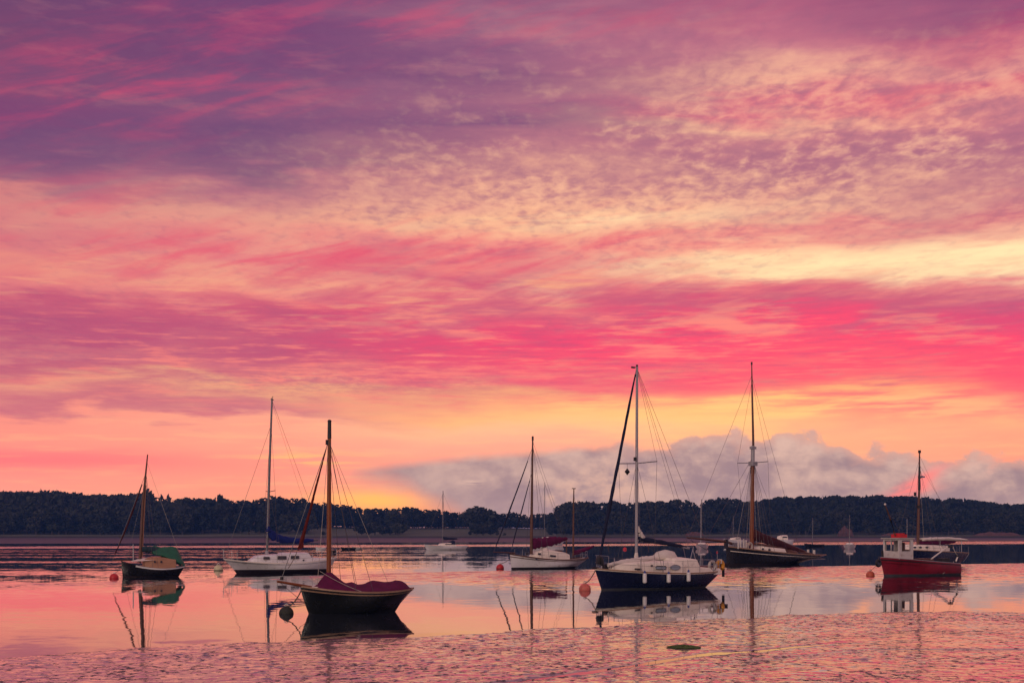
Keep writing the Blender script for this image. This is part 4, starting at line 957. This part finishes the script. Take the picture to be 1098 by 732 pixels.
# ================================================================== dark cutter
K = Boat('dark_cutter', 'big black gaff cutter with long bowsprit, tall pole mast and tan furled mainsail', 'sailing boat', 822, 605.0, 40)
K.hull((778.3, 585.5), (779.3, 607), (879.5, 594.5), (851, 604.5), (832, 594.0), 3.1, P['black'], P['deck'], P['cap'], tf=.42, stern_kind='counter', full=2.6, bowpow=1.0, drop=.35, rail=(.10, .09), boot=(P['bootdark'], -.03, .12))
for sd in (1, -1): K.strip('cove_stripe', P['cream'], sd, qr=(.20, .235), off=.010, t0=.02, t1=.97)
kx = lambda px, py: (K.at(px, py)[0], K.at(px, py)[2])
K.spar('bowsprit', [K.at(786, 583), K.at(778, 580.3), K.at(756, 578), K.at(736.5, 576)], [.11, .105, .09, .055], P['brown'])
K.part('stem_post', MB().box((K.at(778.6, 584)[0], 0, K.at(778.6, 583)[2]), (.22, .26, .75)), P['black'])
K.cabin('deckhouse', [(*kx(812, 589), .6), (*kx(813.5, 585.6), .7), (*kx(834, 588), .8), (*kx(835.5, 591), .8)], .8, P['cream'], base=-.3); K.cabin('skylight', [(*kx(841, 592), .5), (*kx(842.5, 589.5), .5), (*kx(850, 590.5), .5), (*kx(851.5, 593), .5)], .5, P['brown'], base=-.3)
for q in (818, 825): K.window(K.oval(q, 588.3 + (q - 818) * .12, 1.1, 1.1), .78, P['glass'], 'portlight')
for q, h in ((791.5, 578), (794, 578.5), (797.5, 577.5), (800, 579)): K.spar('bitt_post', [K.at(q, 588, .5), K.at(q, h, .5)], .05, P['canvas'])
K.part('windlass', MB().box(K.at(787, 584), (.6, .5, .4)), P['steel']); K.part('coiled_rope', MB().torus(K.at(804, 585.5, .4), .28, .09, (0, 1, 0), 18, 8), P['palerope'])
mK = K.spar('mast', [K.at(806.2, 590), K.at(806.4, 560), K.at(806.9, 520), K.at(807.2, 480)], [.17, .165, .15, .12], P['wood'])
K.spar('topmast', [K.at(807.9, 498), K.at(807.6, 470), K.at(806.6, 425), K.at(806, 389)], [.10, .095, .075, .04], P['brown'])
K.part('mast_truck', MB().tube([K.at(806, 391), K.at(806, 388)], .07, 8), P['blk'], mK)
K.part('mast_cap', MB().box(K.at(807.4, 480), (.5, .3, .2)).box(K.at(807.4, 497), (.55, .5, .35)), P['whitespar'], mK)
K.spar('mast_paint', [K.at(807.1, 497), K.at(807.3, 478)], [.165, .15], P['whitespar'], parent=mK)
s0 = K.at(807, 496)
for sd in (1, -1): K.spar('crosstree', [s0, (s0[0], sd * 1.6, s0[2] + .05)], .04, P['whitespar'], parent=mK)
for sd in (1, -1):
    tip = (s0[0], sd * 1.6, s0[2] + .05); K.line('topmast_shroud', K.at(806.3, 408), tip, .010); K.line('topmast_shroud', tip, K.rail_pt(s0[0] - .7, sd), .010)
    for dd in (.35, -.1, -.6, -1.1): K.line('shroud', (s0[0], sd * .14, s0[2]), K.rail_pt(s0[0] + dd, sd), .013)
K.line('topmast_stay', K.at(737, 576), K.at(806.3, 402), .011); K.line('forestay', K.at(778, 583), K.at(807, 494), .014); K.line('jib_stay', K.at(757, 578), K.at(807, 490), .013)
for py, px, yl in ((405, 858, 1.0), (405, 858, -1.0), (492, 845, 1.0)): K.line('running_backstay', K.at(806.5, py), K.at(px, 592, yl), .010)
for dpx, yl in ((803, .5), (811.5, .4), (800, -.5), (817, .2), (789, .2)): K.line('halyard', K.at(807, 486), K.at(dpx, 586, yl), .010, P['palerope'])
K.line('bobstay', K.at(738, 577), K.at(779, 603), .014)
K.spar('boom', [K.at(808, 582.5), K.at(835, 586.5), K.at(872, 594)], [.10, .11, .08], P['brown'])
K.furled('furled_mainsail', [K.at(806.5, 573), K.at(810, 574), K.at(820, 577.5), K.at(833, 581.8), K.at(848, 587), K.at(862, 591.5)], [.42, .44, .38, .30, .22, .10], P['tan'], 21, squash=.75)
K.spar('gaff', [K.at(808, 569), K.at(835, 579), K.at(864, 591)], [.075, .08, .05], P['brown'])
K.part('stern_light', MB().box(K.at(866.5, 591), (.14, .14, .35)), P['canvas']); K.part('stern_light', MB().box(K.at(873, 591.5), (.14, .14, .35)), P['canvas'])
K.part('rudder_head', MB().box((K.at(853, 600)[0] - .2, 0, -.02), (.35, .09, .5)), P['bootdark'])

# ================================================================== ketch behind the workboat, then the workboat
H = Boat('dark_ketch', 'dark blue boat with brown mast and pale boom awning, lying behind the red workboat', 'sailing boat', 999, 606.5, 36)
H.hull((958, 588.5), (962, 606.5), (1039, 592.5), (1026, 605.5), (1000, 591.5), 2.4, P['navy'], P['deck'], P['cap'], tf=.5, stern_kind='transom', full=2.4, rail=(.05, .06))
hx = lambda px, py: (H.at(px, py)[0], H.at(px, py)[2])
H.cabin('cabin', [(*hx(972, 590), .5), (*hx(975, 584), .65), (*hx(1000, 584.5), .8), (*hx(1003, 588), .8)], .7, P['cream'])
for q in (981, 987, 994): H.window(H.oval(q, 586.5, 1.4, 1.0), .74, P['glass'], 'portlight')
mH = H.spar('mast', [H.at(984.2, 586), H.at(984.8, 555), H.at(985.6, 525), H.at(986, 484)], [.115, .11, .085, .05], P['brown'])
H.spar('topmast_band', [H.at(985.6, 525), H.at(985.9, 500)], [.10, .075], P['blk'], parent=mH); H.part('truck', MB().box(H.at(986, 484), (.16, .16, .22)), P['blk'], mH)
H.part('radar_bracket', MB().box(H.at(988, 511), (.5, .3, .12)).tube([H.at(986, 513), H.at(989, 510)], .05, 6), P['steel'], mH)
H.part('lantern', MB().box(H.at(981.2, 529.5, .2), (.13, .13, .30)), P['blk'], mH); H.part('lamp_bracket', MB().box(H.at(985.2, 543), (.3, .3, .2)), P['blk'], mH)
H.line('forestay', H.at(986, 492), H.at(958.5, 588), .010); H.line('halyard', H.at(986, 500), H.at(991, 586), .010, P['palerope'])
H.shrouds(H.at(985.9, 503), [H.at(989, 590)[0], H.at(996, 590)[0]], .010); H.line('backstay', H.at(986, 488), H.at(1033, 592), .008); H.line('topping_lift', H.at(985.9, 498), H.at(1034, 579), .008)
H.spar('boom', [H.at(985, 579), H.at(1037, 578.2)], .06, P['brown'])
H.furled('boom_awning', [H.at(988, 578), H.at(1000, 577.6), H.at(1015, 577.4), H.at(1028, 578.2), H.at(1036, 578.6)], [.12, .14, .15, .13, .07], P['canvas'], 23, squash=2.6)
H.furled('furled_mainsail', [H.at(987, 582), H.at(1000, 581), H.at(1012, 581), H.at(1024, 580.5)], [.16, .20, .17, .10], P['maroon'], 24)
for q, yl in ((1031, .5), (1031, -.5), (1008, .7)): H.spar('awning_post', [H.at(q, 592, yl), H.at(q, 579, yl)], .025, P['steel'])
H.part('deck_locker', MB().box(H.at(1010, 587.5), (.9, .8, .45)), P['canvas']); H.guard(H.at(966, 590)[0], H.at(1034, 592)[0], 5, .5)
H.line('mooring_line', H.at(1039, 593), H.at(1033, 601.5), .016, P['palerope'], .05)
Hb = H

W = Boat('red_workboat', 'red hulled workboat with small white wheelhouse and bent white stern gantry', 'workboat', 988, 616.8, 34)
W.hull((943.8, 597), (948, 616.8), (1030, 603.8), (1029, 616), (998, 601.8), 2.2, P['red'], P['brown'], P['whitespar'], tf=.72, stern_kind='transom', full=2.7, drop=.30, rail=(.05, .035), boot=(P['boot'], -.03, .13))
for sd in (1, -1): W.strip('rubbing_strake', P['bootdark'], sd, qr=(.10, .17), off=.03)
wx = lambda px, py, yl=0: (W.at(px, py, yl)[0], W.at(px, py, yl)[2])
# wheelhouse: walls with real openings, so the dawn shows through
x1 = W.at(964, 585, .6)[0]; x0 = W.at(979.3, 585, .62)[0]; zt = W.at(966, 577.5, .55)[2]; zb = W.at(966, 597.5, .55)[2] - .1; zw0, zw1 = W.at(968, 590.3, .6)[2], W.at(968, 579.3, .6)[2]; hw = .60
wh = MB(); th = .04
def wallside(mb, y, xa, xb, w0, w1):
    for a, b, c, d in ((xa, xb, zb, zw0), (xa, xb, zw1, zt), (xa, w0, zw0, zw1), (w1, xb, zw0, zw1)): mb.box(((a + b) / 2, y, (c + d) / 2), (abs(b - a), th, d - c))
def wallfront(mb, x, wins):
    mb.box((x, 0, (zb + zw0) / 2), (th, 2 * hw - .045, zw0 - zb)); mb.box((x, 0, (zw1 + zt) / 2), (th, 2 * hw - .045, zt - zw1))
    ys = [-hw + .02] + [q for w in wins for q in w] + [hw - .02]
    for a, b in zip(ys[::2], ys[1::2]): mb.box((x, (a + b) / 2, (zw0 + zw1) / 2), (th, b - a, zw1 - zw0))
wa, wb = W.at(967.0, 585, hw)[0], W.at(975.4, 585, hw)[0]
for sd in (1, -1): wallside(wh, sd * hw, x0, x1, wb if False else min(wa, wb), max(wa, wb))
wallfront(wh, x1 - .02, [(-.50, -.04), (.04, .50)]); wallfront(wh, x0 + .02, [(-.45, .45)])
who = W.part('wheelhouse', wh, mat('wheelhouse_paint', (.58, .54, .51), .5, var=.12, scale=2, dirt=(.34, .26, .21)), smooth=0)
W.part('roof', MB().box(((x0 + x1) / 2 + .03, 0, zt + .03), (abs(x1 - x0) + .22, 2 * hw + .16, .07)), P['grey'], who, 0)
W.part('roof_box', MB().box((W.at(964, 574)[0], 0, zt + .17), (.62, .7, .20)).box((W.at(964, 574)[0], 0, zt + .30), (.4, .5, .08)), P['redp'], who)
W.part('window_frame', MB().tube([(wa, hw + .025, zw0), (wa, hw + .025, zw1), (wb, hw + .025, zw1), (wb, hw + .025, zw0), (wa, hw + .025, zw0)], .02, 5), P['blk'], who)
W.part('window_frame', MB().tube([(x1 + .005, .04, zw0), (x1 + .005, .04, zw1), (x1 + .005, .5, zw1), (x1 + .005, .5, zw0), (x1 + .005, .04, zw0)], .018, 5), P['blk'], who)
W.part('door_panel', MB().box((x0 + .1, -.2, (zb + zt) / 2 - .1), (.04, .5, (zt - zb) * .8)), P['brown'], who)
W.spar('derrick', [W.at(960, 574), W.at(955, 557), W.at(949, 541)], [.05, .045, .03], P['brown']); W.line('derrick_stay', W.at(949.5, 542), W.at(966, 572), .009); W.part('derrick_light', MB().ball(W.at(949, 540.5), .07, 8, 6), P['canvas'])
W.spar('radio_aerial', [W.at(972.6, 577), W.at(972.6, 556)], .014, P['whitespar'])
W.part('bent_gantry', MB().tube([W.at(998.5, 599, .7), W.at(1016, 586, .7)], .045, 8).tube([W.at(1021.5, 586, .7), W.at(1026.8, 596.5, .7), W.at(1025, 601.5, .7)], .05, 8), P['canvas'])
W.part('gantry_block', MB().box(W.at(1019, 585.8, .7), (.30, .16, .14)), P['blk']); W.part('bent_gantry', MB().tube([W.at(998.5, 599, -.7), W.at(1016, 586, -.7)], .045, 8).tube([W.at(1021.5, 586, -.7), W.at(1026.8, 596.5, -.7), W.at(1025, 601.5, -.7)], .05, 8), P['whitespar'])
W.part('gantry_bar', MB().tube([W.at(1019, 585.8, .7), W.at(1019, 585.8, -.7)], .05, 8), P['blk'])
W.part('rudder', MB().box((W.xs - .10, 0, .32), (.16, .10, .95)), P['bootdark']); W.part('bow_bitt', MB().tube([W.at(946.5, 599), W.at(946, 590)], .07, 8), P['blk'])
W.part('engine_box', MB().box((W.at(990, 598)[0], 0, W.zm - .05), (1.0, .8, .45)), P['brown']); W.part('fish_box', MB().box((W.at(1008, 600)[0], .2, W.zm + .0), (.7, .5, .35)), P['blk'])
W.line('trailing_rope', W.at(1023, 601.5, .85), W.at(1011, 615, .95), .014, P['palerope'], .03)
p = W.at(941.8, 603.5, .05); tf_ = hanging('tyre_fender', W, p, 'black tyre fender hanging on the stem of the red workboat', 'tyre fender'); MB().torus((0, 0, 0), .17, .075, (0, 1, 0), 20, 9).build('tyre', P['blk'], tf_); MB().tube([(0, 0, .17), (-.08, 0, .42)], .014, 5).build('lanyard', P['rope'], tf_)
_, bt = buoy(933.2, 617.3, 4.6, P['orange'], 'orange round buoy just left of the red workboat', sink=.40); mooring(W, W.at(944.2, 600), bt, .012, .05)

# ================================================================== boats farther off
def far_yacht(name, label, px, ywl, deg, L, beam, zb, zm, hullm, mast=None, cabin=None, cover=None, mastm='alu', tf=.5, sprit=False, cat='sailing yacht', group=None):
    b = Boat(name, label, cat, px, ywl, deg, group)
    b.zm = zm; s = b
    s.beam, s.tf, s.kind, s.full = beam, tf, 'transom', 2.3
    bow = s.o
    # build straight from lengths
    orig = s.at
    h = L / 2; s.at = lambda x, y, yl=0.0, _m={}: orig(x, y, yl)
    pts = {'b': (h, zb), 'f': (h * .86, 0), 's': (-h, zm * 1.05), 'sf': (-h * .88, 0)}
    seq = iter([(h, 0, zb), (h * .86, 0, 0), (-h, 0, zm * 1.05), (-h * .88, 0, 0)])
    s.at = lambda *a: next(seq)
    s.hull((0, 0), (0, 0), (0, 0), (0, 0), float(zm), beam, hullm, P['deck'], None, tf=tf, full=2.3); s.at = orig
    if cabin:
        s.cabin('cabin', [(h * .35, zm + .02, beam * .18), (h * .22, zm + cabin * .8, beam * .27), (-h * .10, zm + cabin, beam * .32), (-h * .35, zm + cabin, beam * .32), (-h * .42, zm + .05, beam * .32)], beam * .3, P['cream'])
        mb = MB(); 
        for sd in (1, -1): mb.box((-h * .10, sd * beam * .32, zm + cabin * .62), (h * .40, .03, cabin * .28))
        s.part('window', mb, P['glass'])
    if mast:
        mx = h * .12; ht = (s.Y0 / F) * (ywl - mast) 
        ms = s.spar('mast', [(mx, 0, zm), (mx - .05, 0, ht)], [.075, .05], P[mastm])
        s.line('forestay', (h * .95, 0, zb), (mx, 0, ht * .95), .012); s.line('backstay', (-h * .95, 0, zm), (mx, 0, ht * .98), .010); s.shrouds((mx, 0, ht * .92), [mx - .15], .010)
        s.spar('boom', [(mx, 0, zm + 1.0), (-h * .6, 0, zm + 1.05)], .05, P[mastm])
        if cover: s.furled('sail_cover', [(mx, 0, zm + 1.35), (mx - .3, 0, zm + 1.15), (-h * .2, 0, zm + 1.1), (-h * .55, 0, zm + 1.1)], [.10, .22, .18, .10], P[cover], 30)
    return s
I1 = far_yacht('white_yacht', 'small white far yacht with dark sail cover and spray hood, before the pale meadow', 477.5, 589.3, 28, 7.2, 2.3, .85, .60, P['white'], 526, .45, 'dkblue')
I1.part('spray_hood', MB().loft([[(-1.3, y, .6 + z) for y, z in ((-.8, .2), (-.7, .75), (0, .9), (.7, .75), (.8, .2))], [(-.7, y * .95, .6 + z) for y, z in ((-.8, .3), (-.7, .55), (0, .6), (.7, .55), (.8, .3))]]), P['dkblue'])
far_yacht('white_yacht', 'distant white yacht with bare pale mast, partly hidden behind the yawl main boom', 586, 584.3, 30, 8, 2.6, 1.4, 1.1, P['white'], 517, .65)
T = far_yacht('white_ketch', 'distant white twin masted boat seen end on, right of the navy yacht stern frame', 752.5, 588.3, 78, 7.5, 2.0, .85, .65, P['white'], 535, .35)
T.spar('mizzen_mast', [(-2.1, -.35, .9), (-2.1, -.30, T.Y0 / F * (588 - 539))], [.06, .04], P['whitespar'])
far_yacht('dark_sailing_boat', 'small dark far boat with bare mast, just right of the black cutter stern', 872.5, 585.6, 22, 4.4, 1.6, .60, .42, P['black'], 555, None, None, 'alu', cat='sailing boat')
far_yacht('white_yacht', 'little white far yacht seen end on, before the sandy slip in the bank', 911, 588.0, 74, 5.5, 1.9, .8, .6, P['white'], 552, .35)
far_yacht('white_yacht', 'distant pale yacht with thin bare mast, just showing over the black cutter bow', 787.5, 584.0, 40, 7, 2.2, 1.3, 1.0, P['white'], 553, .6)
far_yacht('motor_cruiser', 'distant white motor boat just showing above the black cutter furled sail', 838, 585.0, 30, 5.5, 2.2, 1.5, 1.2, P['white'], None, .9, cat='motor boat')
def dinghy(px, ywl, L, deg, m, label):
    b = far_yacht('rowing_dinghy', label, px, ywl, deg, L, 1.2, .5, .38, m, None, None, tf=.75, cat='dinghy')
    for x in (-.1, .25): b.part('thwart', MB().box((x * L, 0, .36), (.2, .95, .05)), P['cap'])
    return b
dinghy(373.5, 589.6, 2.3, 10, P['black'], 'low dark dinghy afloat just right of the varnished mast in mid distance')
dinghy(382.5, 589.3, 1.5, 30, P['grey'], 'tiny pale dinghy beside the low dark one in mid distance')
dinghy(343.5, 589.4, 1.5, 20, P['white'], 'tiny white dinghy showing under the end of the blue sail cover')
buoy(670, 588.8, 2.1, P['redp'], 'small far red buoy behind the navy yacht mast', ring=False)
def withy(px, y0, y1, label):
    X, Y = ground(px, y0); h = (y0 - y1) / F * Y
    o = MB().tube([(0, 0, -.6), (.05, 0, h * .6), (.12, 0, h)], [.05, .045, .02], 6).build('withy_stake', P['brown']); o.location = (X, Y, 0); return tag(o, label, 'stake')
withy(695, 587.5, 582.5, 'short dark stake standing in the water behind the navy yacht boom'); withy(652, 587.5, 583, 'short dark stake in the water left of the far red buoy')

# ------------------------------------------------------------------ weed patch and stranded clumps on the mud
X, Y = ground(733, 693.5, .02); rnd = random.Random(4); mb = MB()
for i in range(170):
    a = rnd.uniform(0, 6.28); r = sqrt(rnd.random()); x, y = r * cos(a) * .31, r * sin(a) * .38; L = rnd.uniform(.04, .12); b = rnd.uniform(-.5, .5)
    mb.tube([(x - L, y + b * L, .012), (x, y, .02 + .05 * (1 - r)), (x + L, y - b * L, .012)], [.006, .014, .004], 4)
o = mb.build('weed_clump', P['weed']); o.location = (X, Y, float(mud_z(np.array([[X]]), np.array([[Y]]))[0, 0])); tag(o, 'flat patch of green weed lying on the wet mud below the navy yacht', 'weed clump')
